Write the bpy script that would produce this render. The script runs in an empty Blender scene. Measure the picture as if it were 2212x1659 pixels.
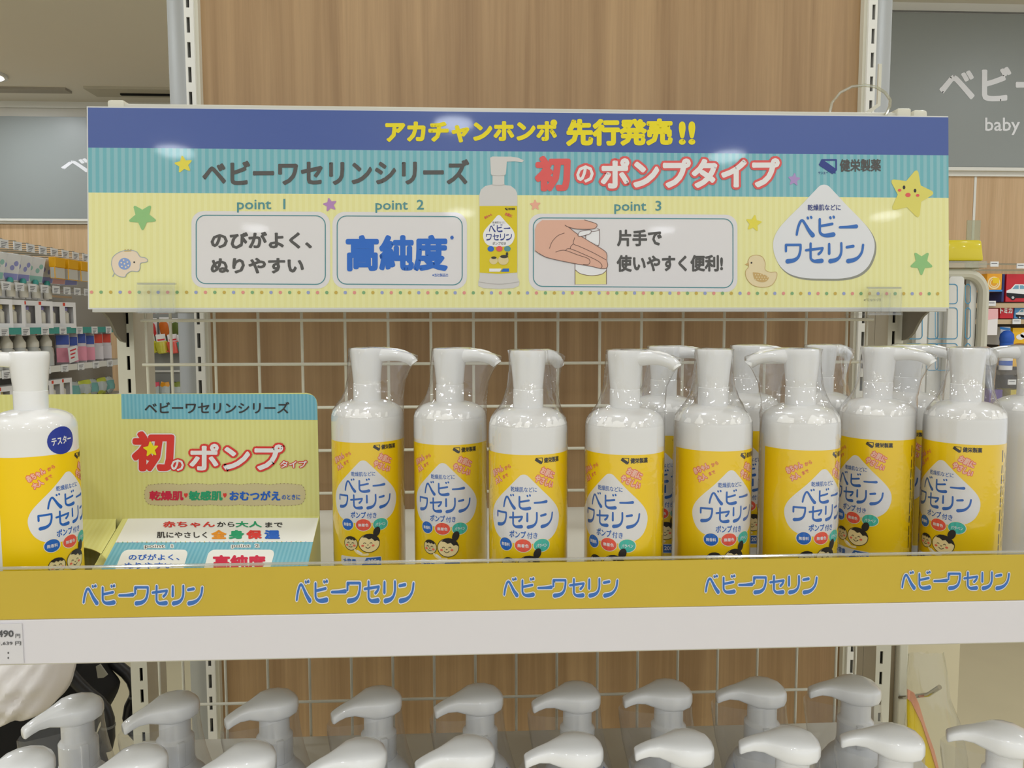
import bpy, bmesh, math, random
from math import sin, cos, pi, radians
from mathutils import Vector

ORD = ['first', 'second', 'third', 'fourth', 'fifth', 'sixth', 'seventh', 'eighth', 'ninth', 'tenth', 'eleventh', 'twelfth', 'thirteenth']
# ------------------------------------------------------------------ camera, world, exposure
SC = bpy.context.scene
COL = SC.collection
ZC = 1.35                                  # camera height above the floor
YAW, PITCH, ROLL, FPX = radians(2.734), radians(4.494), radians(0.094), 1660.0
FW = Vector((sin(YAW) * cos(PITCH), cos(YAW) * cos(PITCH), -sin(PITCH)))
_rt = Vector((cos(YAW), -sin(YAW), 0)); _dn = FW.cross(_rt)
RT = _rt * cos(ROLL) + _dn * sin(ROLL); DN = _dn * cos(ROLL) - _rt * sin(ROLL)
cam = bpy.data.cameras.new('camera'); cam.sensor_width = 36; cam.lens = 36 * FPX / 2212
cam.clip_start = 0.02; cam.clip_end = 60
camo = bpy.data.objects.new('camera', cam); COL.objects.link(camo)
from mathutils import Matrix
M3 = Matrix((RT, -DN, -FW)).transposed()
camo.matrix_world = Matrix.Translation((0, 0, ZC)) @ M3.to_4x4()
SC.camera = camo

W = bpy.data.worlds.new('store_ambient'); SC.world = W; W.use_nodes = True
W.node_tree.nodes['Background'].inputs[0].default_value = (0.92, 0.955, 1.0, 1)
W.node_tree.nodes['Background'].inputs[1].default_value = 0.75
SC.view_settings.view_transform = 'Standard'; SC.view_settings.look = 'None'
SC.view_settings.exposure = 0.34; SC.view_settings.gamma = 1.0
SC.view_settings.use_curve_mapping = False
LAMP = 4.8                                 # watts of every ceiling downlight
SC.cycles.max_bounces = 7; SC.cycles.diffuse_bounces = 3; SC.cycles.glossy_bounces = 3; SC.cycles.transparent_max_bounces = 16; SC.cycles.caustics_reflective = False; SC.cycles.caustics_refractive = False

def at(x, y, Y):
    "photo pixel -> world point on the plane of depth Y"
    d = FW + RT * ((x - 1106) / FPX) + DN * ((y - 829.5) / FPX)
    d = d * (Y / d.y)
    return Vector((d.x, d.y, d.z + ZC))

# ------------------------------------------------------------------ materials
def lin(c):
    out = []
    for k in c:
        k = k / 255.0
        out.append(k / 12.92 if k <= 0.04045 else ((k + 0.055) / 1.055) ** 2.4)
    return (*out, 1)
MATS = {}
def mat(name, rgb=(200, 200, 200), rough=0.5, spec=0.4, metal=0.0, alpha=1.0, emit=0.0, grain=0.0, gscale=200.0, coat=0.0, trans=0.0, sss=0.0):
    if name in MATS: return MATS[name]
    m = bpy.data.materials.new(name); m.use_nodes = True; MATS[name] = m
    nt = m.node_tree; b = nt.nodes['Principled BSDF']
    b.inputs['Base Color'].default_value = lin(rgb)
    b.inputs['Roughness'].default_value = rough
    b.inputs['Specular IOR Level'].default_value = spec
    b.inputs['Metallic'].default_value = metal
    b.inputs['Coat Weight'].default_value = coat
    b.inputs['Coat Roughness'].default_value = 0.045
    b.inputs['Alpha'].default_value = alpha
    b.inputs['Transmission Weight'].default_value = trans
    if sss:
        b.inputs['Subsurface Weight'].default_value = sss
        b.inputs['Subsurface Radius'].default_value = (0.004, 0.0035, 0.003)
        b.inputs['Subsurface Scale'].default_value = 1.0
    if emit:
        b.inputs['Emission Color'].default_value = lin(rgb); b.inputs['Emission Strength'].default_value = emit
    if grain:
        tc = nt.nodes.new('ShaderNodeTexCoord'); n = nt.nodes.new('ShaderNodeTexNoise')
        n.inputs['Scale'].default_value = gscale; n.inputs['Detail'].default_value = 3
        nt.links.new(tc.outputs['Object'], n.inputs['Vector'])
        mx = nt.nodes.new('ShaderNodeMix'); mx.data_type = 'RGBA'; mx.blend_type = 'MULTIPLY'
        mx.inputs[0].default_value = grain
        mx.inputs[6].default_value = lin(rgb)
        nt.links.new(n.outputs['Color'], mx.inputs[7]); 
        r = nt.nodes.new('ShaderNodeValToRGB'); r.color_ramp.elements[0].position = 0.3; r.color_ramp.elements[1].position = 0.7
        r.color_ramp.elements[0].color = (0.55, 0.55, 0.55, 1)
        nt.links.new(n.outputs['Fac'], r.inputs['Fac']); nt.links.new(r.outputs['Color'], mx.inputs[7])
        nt.links.new(mx.outputs[2], b.inputs['Base Color'])
    return m
def stripes(name, c1, c2, period, duty=0.5, rough=0.45, spec=0.4, coat=0.0):
    "printed vertical stripes along the object's own X"
    if name in MATS: return MATS[name]
    m = mat(name, c1, rough, spec, coat=coat); nt = m.node_tree; b = nt.nodes['Principled BSDF']
    tc = nt.nodes.new('ShaderNodeTexCoord'); sp = nt.nodes.new('ShaderNodeSeparateXYZ')
    nt.links.new(tc.outputs['Object'], sp.inputs[0])
    a = nt.nodes.new('ShaderNodeMath'); a.operation = 'MULTIPLY'; a.inputs[1].default_value = 1 / period
    f = nt.nodes.new('ShaderNodeMath'); f.operation = 'FRACT'
    g = nt.nodes.new('ShaderNodeMath'); g.operation = 'GREATER_THAN'; g.inputs[1].default_value = duty
    nt.links.new(sp.outputs[0], a.inputs[0]); nt.links.new(a.outputs[0], f.inputs[0]); nt.links.new(f.outputs[0], g.inputs[0])
    mx = nt.nodes.new('ShaderNodeMix'); mx.data_type = 'RGBA'
    mx.inputs[6].default_value = lin(c1); mx.inputs[7].default_value = lin(c2)
    nt.links.new(g.outputs[0], mx.inputs[0]); nt.links.new(mx.outputs[2], b.inputs['Base Color'])
    return m
def wood(name, c1, c2, rough=0.45):
    m = mat(name, c1, rough, 0.35); nt = m.node_tree; b = nt.nodes['Principled BSDF']
    tc = nt.nodes.new('ShaderNodeTexCoord'); mp = nt.nodes.new('ShaderNodeMapping')
    mp.inputs['Scale'].default_value = (22, 22, 0.55)
    n = nt.nodes.new('ShaderNodeTexNoise'); n.inputs['Scale'].default_value = 1.6; n.inputs['Detail'].default_value = 8; n.inputs['Roughness'].default_value = 0.65
    n.inputs['Distortion'].default_value = 0.5
    mp2 = nt.nodes.new('ShaderNodeMapping'); mp2.inputs['Scale'].default_value = (320, 320, 6)
    n2 = nt.nodes.new('ShaderNodeTexNoise'); n2.inputs['Scale'].default_value = 1.0; n2.inputs['Detail'].default_value = 2
    r = nt.nodes.new('ShaderNodeValToRGB')
    r.color_ramp.elements[0].position = 0.33; r.color_ramp.elements[0].color = lin(c2)
    r.color_ramp.elements[1].position = 0.66; r.color_ramp.elements[1].color = lin(c1)
    mx = nt.nodes.new('ShaderNodeMix'); mx.data_type = 'RGBA'; mx.blend_type = 'MULTIPLY'; mx.inputs[0].default_value = 0.22
    nt.links.new(tc.outputs['Object'], mp.inputs[0]); nt.links.new(tc.outputs['Object'], mp2.inputs[0])
    nt.links.new(mp.outputs[0], n.inputs['Vector']); nt.links.new(mp2.outputs[0], n2.inputs['Vector'])
    nt.links.new(n.outputs['Fac'], r.inputs['Fac']); nt.links.new(r.outputs[0], mx.inputs[6]); nt.links.new(n2.outputs['Fac'], mx.inputs[7])
    nt.links.new(mx.outputs[2], b.inputs['Base Color'])
    return m
def clear(name, tint=(1, 1, 1), base=0.05, edge=0.55, rough=0.06, haze=0.0, hazecol=(235, 235, 235), crinkle=0.0):
    "thin clear plastic: mostly see-through, glossier at grazing angles"
    if name in MATS: return MATS[name]
    m = bpy.data.materials.new(name); m.use_nodes = True; MATS[name] = m
    nt = m.node_tree; nt.nodes.clear()
    out = nt.nodes.new('ShaderNodeOutputMaterial'); tr = nt.nodes.new('ShaderNodeBsdfTransparent'); gl = nt.nodes.new('ShaderNodeBsdfGlossy')
    tr.inputs[0].default_value = (*tint, 1); gl.inputs['Roughness'].default_value = rough
    lw = nt.nodes.new('ShaderNodeLayerWeight'); lw.inputs[0].default_value = 0.5
    p = nt.nodes.new('ShaderNodeMath'); p.operation = 'POWER'; p.inputs[1].default_value = 3.0
    k = nt.nodes.new('ShaderNodeMath'); k.operation = 'MULTIPLY_ADD'; k.inputs[1].default_value = edge; k.inputs[2].default_value = base
    nt.links.new(lw.outputs['Facing'], p.inputs[0]); nt.links.new(p.outputs[0], k.inputs[0])
    mx = nt.nodes.new('ShaderNodeMixShader'); nt.links.new(k.outputs[0], mx.inputs[0])
    if crinkle:
        tc = nt.nodes.new('ShaderNodeTexCoord'); nz = nt.nodes.new('ShaderNodeTexNoise'); nz.inputs['Scale'].default_value = 130; nz.inputs['Detail'].default_value = 2
        bp = nt.nodes.new('ShaderNodeBump'); bp.inputs['Strength'].default_value = crinkle; bp.inputs['Distance'].default_value = 0.002
        nt.links.new(tc.outputs['Object'], nz.inputs['Vector']); nt.links.new(nz.outputs['Fac'], bp.inputs['Height']); nt.links.new(bp.outputs[0], gl.inputs['Normal'])
    src = tr
    if haze:
        df = nt.nodes.new('ShaderNodeBsdfDiffuse'); df.inputs[0].default_value = lin(hazecol)
        m2 = nt.nodes.new('ShaderNodeMixShader'); m2.inputs[0].default_value = haze
        nt.links.new(tr.outputs[0], m2.inputs[1]); nt.links.new(df.outputs[0], m2.inputs[2]); src = m2
    nt.links.new(src.outputs[0], mx.inputs[1]); nt.links.new(gl.outputs[0], mx.inputs[2]); nt.links.new(mx.outputs[0], out.inputs[0])
    return m

# ------------------------------------------------------------------ 3-D geometry
class G:
    def __init__(s): s.v = []; s.f = []; s.m = []
    def add(s, v, f, mi=0):
        o = len(s.v); s.v += [tuple(p) for p in v]; s.f += [tuple(i + o for i in q) for q in f]; s.m += [mi] * len(f); return s
    def box(s, x0, x1, y0, y1, z0, z1, mi=0):
        v = [(x, y, z) for z in (z0, z1) for y in (y0, y1) for x in (x0, x1)]
        return s.add(v, [(0, 2, 3, 1), (4, 5, 7, 6), (0, 1, 5, 4), (2, 6, 7, 3), (0, 4, 6, 2), (1, 3, 7, 5)], mi)
    def lathe(s, prof, n=48, cx=0, cy=0, mi=0):
        v = []; f = []
        for r, z in prof:
            for k in range(n):
                a = 2 * pi * k / n; v.append((cx + r * cos(a), cy + r * sin(a), z))
        for i in range(len(prof) - 1):
            for k in range(n):
                k2 = (k + 1) % n; f.append((i * n + k, i * n + k2, (i + 1) * n + k2, (i + 1) * n + k))
        f.append(tuple(reversed(range(n)))); f.append(tuple((len(prof) - 1) * n + k for k in range(n)))
        return s.add(v, f, mi)
    def tube(s, path, rad, n=10, mi=0, flat=1.0):
        P = [Vector(p) for p in path]; m = len(P)
        R = rad if isinstance(rad, (list, tuple)) else [rad] * m
        v = []; f = []; up = None
        for i in range(m):
            t = (P[min(i + 1, m - 1)] - P[max(i - 1, 0)]).normalized()
            if up is None:
                up = Vector((0, 0, 1)) if abs(t.z) < 0.9 else Vector((1, 0, 0))
            b = t.cross(up).normalized(); up = b.cross(t).normalized()
            for k in range(n):
                a = 2 * pi * k / n; v.append(P[i] + b * (R[i] * flat * cos(a)) + up * (R[i] * sin(a)))
        for i in range(m - 1):
            for k in range(n):
                k2 = (k + 1) % n; f.append((i * n + k, i * n + k2, (i + 1) * n + k2, (i + 1) * n + k))
        f.append(tuple(reversed(range(n)))); f.append(tuple((m - 1) * n + k for k in range(n)))
        return s.add(v, f, mi)
    def prism(s, pts, fn, d0, d1, mi=0):
        "extrude a 2-D outline; fn(u, v, d) -> 3-D"
        n = len(pts); v = [fn(u, w, d0) for u, w in pts] + [fn(u, w, d1) for u, w in pts]
        f = [tuple(range(n)), tuple(reversed(range(n, 2 * n)))] + [(i, i + n, (i + 1) % n + n, (i + 1) % n) for i in range(n)]
        return s.add(v, f, mi)
    def loft(s, rings, mi=0, cap=True):
        n = len(rings[0]); v = [p for r in rings for p in r]; f = []
        for i in range(len(rings) - 1):
            for k in range(n):
                k2 = (k + 1) % n; f.append((i * n + k, i * n + k2, (i + 1) * n + k2, (i + 1) * n + k))
        if cap: f.append(tuple(reversed(range(n)))); f.append(tuple((len(rings) - 1) * n + k for k in range(n)))
        return s.add(v, f, mi)

def mesh_of(name, g, mats, smooth=35, bevel=0, recalc=True):
    me = bpy.data.meshes.new(name); me.from_pydata([tuple(p) for p in g.v], [], g.f)
    for m in (mats if isinstance(mats, (list, tuple)) else [mats]): me.materials.append(m)
    if len(me.materials) > 1: me.polygons.foreach_set('material_index', g.m)
    if bevel or recalc:
        bm = bmesh.new(); bm.from_mesh(me)
        if recalc: bmesh.ops.recalc_face_normals(bm, faces=bm.faces)
        if bevel: bmesh.ops.bevel(bm, geom=list(bm.edges), offset=bevel, segments=2, affect='EDGES', profile=0.5, clamp_overlap=True)
        bm.to_mesh(me); bm.free()
    if smooth:
        me.polygons.foreach_set('use_smooth', [True] * len(me.polygons)); me.set_sharp_from_angle(angle=radians(smooth))
    me.update(); return me
def link(name, me, parent=None, loc=None):
    o = bpy.data.objects.new(name, me); COL.objects.link(o)
    if parent is not None: o.parent = parent
    if loc is not None: o.location = loc
    return o
def mk(name, g, mats, parent=None, smooth=35, bevel=0, loc=None, recalc=True):
    if parent is not None and loc is None and g.v and parent.get('_w'):
        L = parent.location; g.v = [(p[0] - L.x, p[1] - L.y, p[2] - L.z) for p in g.v]
    return link(name, mesh_of(name, g, mats, smooth, bevel, recalc), parent, loc)
def tag(o, label, cat, group=None):
    o['label'] = label; o['category'] = cat
    if group: o['group'] = group
    return o
def struct(o): o['kind'] = 'structure'; return o
def empty(name, loc, label=None, cat=None, group=None, world=True, rz=0):
    "an Empty at the base of a thing; world=True lets its parts be written in world coordinates"
    o = bpy.data.objects.new(name, None); COL.objects.link(o); o.location = loc; o.rotation_euler.z = rz
    o.empty_display_size = 0.02
    if world: o['_w'] = 1
    if label: tag(o, label, cat, group)
    return o
def copy_tree(o, parent=None):
    c = o.copy(); COL.objects.link(c); c.parent = parent
    for ch in o.children: copy_tree(ch, c)
    return c
def solo(name, g, mats, label, cat, group=None, smooth=35, bevel=0, origin=None):
    "a thing that is one mesh, its origin at its base"
    if origin is None:
        xs = [p[0] for p in g.v]; ys = [p[1] for p in g.v]; zs = [p[2] for p in g.v]
        origin = ((min(xs) + max(xs)) / 2, (min(ys) + max(ys)) / 2, min(zs))
    g.v = [(p[0] - origin[0], p[1] - origin[1], p[2] - origin[2]) for p in g.v]
    return tag(link(name, mesh_of(name, g, mats, smooth, bevel), None, origin), label, cat, group)

# ------------------------------------------------------------------ flat print: 2-D shapes, strokes and lettering
TXT = {}
def text_mesh(s, bold, res=2, disc=6):
    "outlines of a line of text (font size 1), grown by 'bold' with round corners"
    key = (s, round(bold, 4), res)
    if key in TXT: return TXT[key]
    c = bpy.data.curves.new('lettering', 'FONT'); c.body = s; c.size = 1; c.resolution_u = res
    o = bpy.data.objects.new('lettering', c); COL.objects.link(o); bpy.context.view_layer.update()
    me = bpy.data.meshes.new_from_object(o.evaluated_get(bpy.context.evaluated_depsgraph_get()))
    bpy.data.objects.remove(o); bpy.data.curves.remove(c)
    v = [(p.co.x, p.co.y, 0.0) for p in me.vertices]; f = [tuple(p.vertices) for p in me.polygons]
    x0 = min(p[0] for p in v); x1 = max(p[0] for p in v); y0 = min(p[1] for p in v); y1 = max(p[1] for p in v)
    if bold:
        ec = {}
        for p in me.polygons:
            for k in p.edge_keys: ec[k] = ec.get(k, 0) + 1
        base = list(v); used = set()
        for (a, b), n in ec.items():
            if n != 1: continue
            ax, ay = base[a][:2]; bx, by = base[b][:2]; L = math.hypot(bx - ax, by - ay)
            if L < 1e-6: continue
            nx, ny = -(by - ay) / L * bold, (bx - ax) / L * bold; k = len(v)
            j = (1 + len(f) % 37) * 2.4e-6
            v += [(ax + nx, ay + ny, j), (ax - nx, ay - ny, j), (bx - nx, by - ny, j), (bx + nx, by + ny, j)]; f.append((k, k + 1, k + 2, k + 3)); used |= {a, b}
        for a in used:
            k = len(v); j = (1 + len(f) % 37) * 2.4e-6; v += [(base[a][0] + bold * cos(2 * pi * i / disc), base[a][1] + bold * sin(2 * pi * i / disc), j) for i in range(disc)]
            f.append(tuple(range(k, k + disc)))
        x0 -= bold; x1 += bold; y0 -= bold; y1 += bold
    bpy.data.meshes.remove(me)
    TXT[key] = (v, f, (x0, y0, x1, y1)); return TXT[key]
def smooth_path(pts, rad, n=5):
    m = len(pts)
    if m < 3: return list(pts), list(rad)
    P = []; R = []
    for i in range(m - 1):
        p0 = pts[max(i - 1, 0)]; p1 = pts[i]; p2 = pts[i + 1]; p3 = pts[min(i + 2, m - 1)]
        for k in range(n):
            t = k / n
            P.append(tuple(0.5 * (2 * p1[j] + (p2[j] - p0[j]) * t + (2 * p0[j] - 5 * p1[j] + 4 * p2[j] - p3[j]) * t * t + (3 * p1[j] - p0[j] - 3 * p2[j] + p3[j]) * t ** 3) for j in (0, 1)))
            R.append(rad[i] + (rad[i + 1] - rad[i]) * t)
    P.append(tuple(pts[-1])); R.append(rad[-1]); return P, R
def stroke2(pts, rad, curve=True, closed=False, disc=8):
    if not isinstance(rad, (list, tuple)): rad = [rad] * len(pts)
    if closed: pts = list(pts) + [pts[0]]; rad = list(rad) + [rad[0]]
    P, R = smooth_path(pts, rad) if curve else (list(pts), list(rad))
    v = []; f = []
    for i in range(len(P) - 1):
        (ax, ay), (bx, by) = P[i], P[i + 1]; L = math.hypot(bx - ax, by - ay)
        if L < 1e-9: continue
        nx, ny = -(by - ay) / L, (bx - ax) / L; k = len(v); ra, rb = R[i], R[i + 1]
        j = (1 + len(f) % 37) * 2.4e-6; v += [(ax + nx * ra, ay + ny * ra, j), (ax - nx * ra, ay - ny * ra, j), (bx - nx * rb, by - ny * rb, j), (bx + nx * rb, by + ny * rb, j)]; f.append((k, k + 1, k + 2, k + 3))
    for p, r in zip(P, R):
        k = len(v); j = (1 + len(f) % 37) * 2.4e-6; v += [(p[0] + r * cos(2 * pi * i / disc), p[1] + r * sin(2 * pi * i / disc), j) for i in range(disc)]; f.append(tuple(range(k, k + disc)))
    return v, f
def ell(cx, cy, rx, ry=None, n=28, rot=0):
    ry = rx if ry is None else ry; c, s = cos(rot), sin(rot)
    return [(cx + rx * cos(a) * c - ry * sin(a) * s, cy + rx * cos(a) * s + ry * sin(a) * c) for a in (2 * pi * i / n for i in range(n))]
def rrect(x0, y0, x1, y1, r, n=6):
    out = []
    for cx, cy, a0 in ((x1 - r, y1 - r, 0), (x0 + r, y1 - r, pi / 2), (x0 + r, y0 + r, pi), (x1 - r, y0 + r, 1.5 * pi)):
        out += [(cx + r * cos(a0 + pi / 2 * i / n), cy + r * sin(a0 + pi / 2 * i / n)) for i in range(n + 1)]
    return out
def star(cx, cy, r, rot=0, k=0.52):
    pts = []
    for i in range(10):
        a = rot + pi / 2 + i * pi / 5; q = r if i % 2 == 0 else r * k
        if i % 2 == 0:
            for d in (-0.09, 0, 0.09): pts.append((cx + (q * (1 - abs(d) * 0.6)) * cos(a + d), cy - (q * (1 - abs(d) * 0.6)) * sin(a + d)))
        else: pts.append((cx + q * cos(a), cy - q * sin(a)))
    return pts
# brand lettering drawn stroke by stroke (x right, y up, unit box): thin strokes that swell into a drop
BR = {
 'ベ': (1.0, [([(.04, .12), (.10, .42), (.22, .72), (.34, .78), (.48, .60), (.66, .32), (.86, .09)], [.045, .05, .05, .05, .055, .075, .10]), ([(.60, .92), (.62, .88)], [.045, .045]), ([(.77, .95), (.79, .91)], [.045, .045])]),
 'ビ': (1.0, [([(.12, .84), (.12, .42), (.14, .22), (.28, .10), (.52, .08), (.82, .12)], [.05, .05, .05, .06, .085, .10]), ([(.14, .52), (.42, .56), (.76, .62)], [.05, .05, .055]), ([(.66, .93), (.68, .89)], [.045, .045]), ([(.83, .96), (.85, .92)], [.045, .045])]),
 'ー': (0.85, [([(.05, .46), (.5, .47), (.90, .50)], [.045, .055, .085])]),
 'ワ': (1.05, [([(.09, .56), (.09, .86)], [.05, .05]), ([(.09, .86), (.88, .86)], [.05, .05]), ([(.88, .86), (.87, .58), (.76, .28), (.52, .12), (.17, .07)], [.05, .05, .06, .085, .10])]),
 'セ': (1.05, [([(.03, .60), (.50, .65), (.93, .70)], [.05, .05, .05]), ([(.93, .70), (.86, .54), (.72, .42)], [.05, .05, .06]), ([(.28, .92), (.28, .36), (.30, .19), (.44, .08), (.65, .07), (.88, .09)], [.05, .05, .05, .06, .085, .10])]),
 'リ': (0.95, [([(.14, .90), (.14, .44)], [.05, .06]), ([(.80, .93), (.80, .52), (.70, .27), (.50, .13), (.20, .07)], [.05, .05, .06, .085, .10])]),
 'ン': (1.0, [([(.05, .74), (.40, .79)], [.055, .065]), ([(.94, .85), (.88, .52), (.70, .27), (.45, .13), (.12, .07)], [.05, .05, .06, .085, .10])]),
}
def brand_mesh(s, grow=0.0):
    grow += 0.013
    v = []; f = []; x = 0
    for ch in s:
        w, st = BR[ch]
        for pts, rad in st:
            a, b = stroke2([(x + p[0], p[1]) for p in pts], [r + grow for r in rad]); k = len(v)
            v += a; f += [tuple(i + k for i in q) for q in b]
        x += w + 0.10
    return v, f, (0, 0, x - 0.10, 1)

class Surf:
    "a flat printed face: origin O, unit axes U (right) and V (up); pixels of the photo or own coordinates land on it"
    def __init__(s, O, U, V, px=None):
        s.O = Vector(O); s.U = Vector(U).normalized(); s.V = Vector(V).normalized(); s.N = s.U.cross(s.V); s.px = px
    def uv(s, x, y):
        if s.px: return s.px(x, y)
        d = FW + RT * ((x - 1106) / FPX) + DN * ((y - 829.5) / FPX); c = Vector((0, 0, ZC))
        t = (s.O - c).dot(s.N) / d.dot(s.N); p = c + d * t - s.O
        return (p.dot(s.U), p.dot(s.V))
    def P(s, u, v, lay): return s.O + s.U * u + s.V * v + s.N * lay
class Print:
    LAY = 0.00016
    def __init__(s, S): s.S = S; s.g = G(); s.mats = []
    def _m(s, m):
        if m not in s.mats: s.mats.append(m)
        return s.mats.index(m)
    def raw(s, uvs, faces, m, lay): s.g.add([s.S.P(q[0], q[1], lay * s.LAY + (q[2] if len(q) > 2 else 0)) for q in uvs], faces, s._m(m)); return s
    def poly(s, pts, m, lay=1): return s.raw([s.S.uv(*p) for p in pts], [tuple(range(len(pts)))], m, lay)
    def line(s, pts, r, m, lay=1, curve=True, closed=False):
        a, b = s.S.uv(*pts[0]), s.S.uv(pts[0][0] + 1, pts[0][1]); k = math.hypot(b[0] - a[0], b[1] - a[1])
        rr = [q * k for q in r] if isinstance(r, (list, tuple)) else r * k
        v, f = stroke2([s.S.uv(*p) for p in pts], rr, curve, closed); return s.raw(v, f, m, lay)
    def fit(s, geo, box, m, lay, rot=0, pad=0):
        v, f, (x0, y0, x1, y1) = geo; X0, Y0, X1, Y1 = box; cx, cy = (X0 + X1) / 2, (Y0 + Y1) / 2; c, q = cos(rot), sin(rot)
        def cor(x, y): return s.S.uv(cx + (x - cx) * c - (y - cy) * q, cy + (x - cx) * q + (y - cy) * c)
        bl, br, tl = cor(X0, Y1), cor(X1, Y1), cor(X0, Y0)
        out = []
        for q_ in v:
            a = (q_[0] - x0) / (x1 - x0); b = (q_[1] - y0) / (y1 - y0)
            out.append((bl[0] + (br[0] - bl[0]) * a + (tl[0] - bl[0]) * b, bl[1] + (br[1] - bl[1]) * a + (tl[1] - bl[1]) * b, q_[2] if len(q_) > 2 else 0))
        return s.raw(out, f, m, lay)
    def text(s, t, box, m, lay=2, bold=0.03, rot=0, rim=None, rimw=0.08, res=2):
        a = text_mesh(t, bold, res)
        if rim:
            b = text_mesh(t, bold + rimw, res); s.fit((b[0], b[1], a[2]), box, rim, lay - 1, rot)
        return s.fit(a, box, m, lay, rot)
    def brand(s, t, box, m, lay=2, rim=None, rimw=0.07, rot=0):
        if rim: s.fit(brand_mesh(t, rimw), box, rim, lay - 1, rot)
        return s.fit(brand_mesh(t), box, m, lay, rot)
    def build(s, name, parent):
        return mk(name, s.g, s.mats, parent, smooth=0, recalc=False)
def flat(S, name, parent, m, pts, lay=1): return Print(S).poly(pts, m, lay).build(name, parent)

# ------------------------------------------------------------------ palette
WHITE = mat('white_paint', (232, 230, 222), 0.4, 0.4)
CREAM = mat('cream_enamel', (214, 210, 192), 0.42, 0.45)
SHELF = mat('shelf_enamel', (216, 212, 198), 0.45, 0.4)
DARK = mat('slot_shadow_grey', (30, 30, 28), 0.8, 0.2)
GREYM = mat('grey_bracket', (128, 122, 108), 0.5, 0.4)
ALU = mat('brushed_aluminium', (168, 170, 170), 0.33, 0.5, metal=0.35)
CHROME = mat('chrome', (205, 205, 205), 0.12, 0.5, metal=1.0)
PAPER = mat('printed_white', (236, 233, 232), 0.5, 0.3)
WOOD = wood('oak_laminate', (192, 158, 116), (160, 127, 90))
WOODL = wood('pale_oak_laminate', (226, 192, 150), (204, 168, 126))
INK = lambda n, c: mat('ink_' + n, c, 0.5, 0.3)

# ------------------------------------------------------------------ the place: floor, ceiling, walls
FLOOR = mat('beige_floor', (202, 192, 160), 0.3, 0.4, grain=0.15, gscale=2.5)
CEIL = mat('ceiling_paint', (236, 229, 216), 0.9, 0.1)
struct(mk('floor', G().box(-7, 7, -5, 7, -0.1, 0), FLOOR, smooth=0))
struct(mk('ceiling', G().box(-7, 7, -5, 7, 2.80, 2.9), CEIL, smooth=0))
YB, YR = 5.3, 3.54
WALLP = mat('wall_paint', (222, 217, 205), 0.8, 0.2)
wb = struct(mk('wall_back', G().box(-7, 1.05, YB, YB + 0.1, 0, 2.8), WALLP, smooth=0))
wr = struct(mk('wall_right', G().box(0.95, 7, YR, YR + 0.1, 0, 2.8).box(0.95, 1.05, YR + 0.1, YB, 0, 2.8), WALLP, smooth=0))
struct(mk('wall_left', G().box(-7.1, -7, -5, 7, 0, 2.8), WALLP, smooth=0))
# oak wall panels, each board its own piece
def panels(wall, xs, Y, z0, z1, m):
    for a, b in zip(xs[:-1], xs[1:]):
        mk('wood_panel', G().box(a + 0.006, b - 0.006, Y - 0.018, Y - 0.001, z0, z1), m, wall, smooth=0, bevel=0.001)
def joints(wall, xs, Y, z0, z1):
    for x in xs: mk('joint_strip', G().box(x - .0055, x + .0055, Y - .020, Y - .001, z0, z1), WHITE, wall, smooth=0)
zl = at(90, 482, YB).z; zr = at(2150, 378, YR).z
panels(wb, [-5.9, -5.0, -4.1, -3.23, -2.33, -1.43, -0.53], YB, 0.1, zl - 0.01, WOODL)
panels(wr, [1.09, 1.69, at(2098, 470, YR).x, 3.19, 4.09, 4.99], YR, 0.1, zr - 0.01, WOODL)
joints(wb, [-4.1, -3.23, -2.33], YB, 0.1, zl - 0.01); joints(wr, [1.69, at(2098, 470, YR).x, 3.19], YR, 0.1, zr - 0.01)
struct(mk('trim_1', G().box(-5.95, 1.0, YB - 0.03, YB, zl - 0.008, zl + 0.022), WHITE, smooth=0))
struct(mk('trim_2', G().box(1.06, 5, YR - 0.03, YR, zr - 0.012, zr + 0.012), WHITE, smooth=0))
struct(mk('trim_3', G().box(-7, 1.0, YB - 0.02, YB, 2.76, 2.80), WHITE, smooth=0))
struct(mk('trim_4', G().box(1.0, 7, YR - 0.02, YR, 2.765, 2.80), WHITE, smooth=0))
# grey category boards high on the walls
SIGNG = mat('grey_sign_board', (147, 152, 150), 0.4, 0.45); SIGNW = mat('sign_letter_white', (238, 238, 242), 0.5, 0.3)
def category(x0, x1, Y, z0, z1, label, letters):
    e = empty('category_sign', ((x0 + x1) / 2, Y, z0), label, 'sign', None)
    mk('board', G().box(x0, x1, Y - 0.05, Y - 0.021, z0, z1), SIGNG, e, smooth=0, bevel=0.002)
    mk('frame', G().box(x0 - 0.015, x1 + 0.015, Y - 0.052, Y - 0.02, z0 - 0.016, z0 - 0.001).box(x0 - 0.015, x0 - 0.001, Y - 0.052, Y - 0.02, z0, z1), WHITE, e, smooth=0)
    S = Surf((x0, Y - 0.0505, z0), (1, 0, 0), (0, 0, 1))
    for n, t, box, b in letters:
        Print(S).text(t, box, SIGNW, 2, b).build(n, e)
    return e
category(at(6, 400, YB).x, at(6, 400, YB).x + 2.5, YB, at(90, 474, YB).z, at(90, 256, YB).z, 'grey wall sign with white ベ above the far shelves of bottles', [('lettering', 'ベビー', (132, 338, 318, 374), 0.03)])
cs = category(at(1700, 200, YR).x, at(1700, 200, YR).x + 2.6, YR, at(2150, 366, YR).z, at(2150, 40, YR).z, 'grey wall sign reading ベビー and baby above the oak wall', [('lettering', 'ベビー', (2029, 144, 2262, 219), 0.03), ('lettering', 'baby', (2128, 254, 2203, 292), 0.012)])
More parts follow.
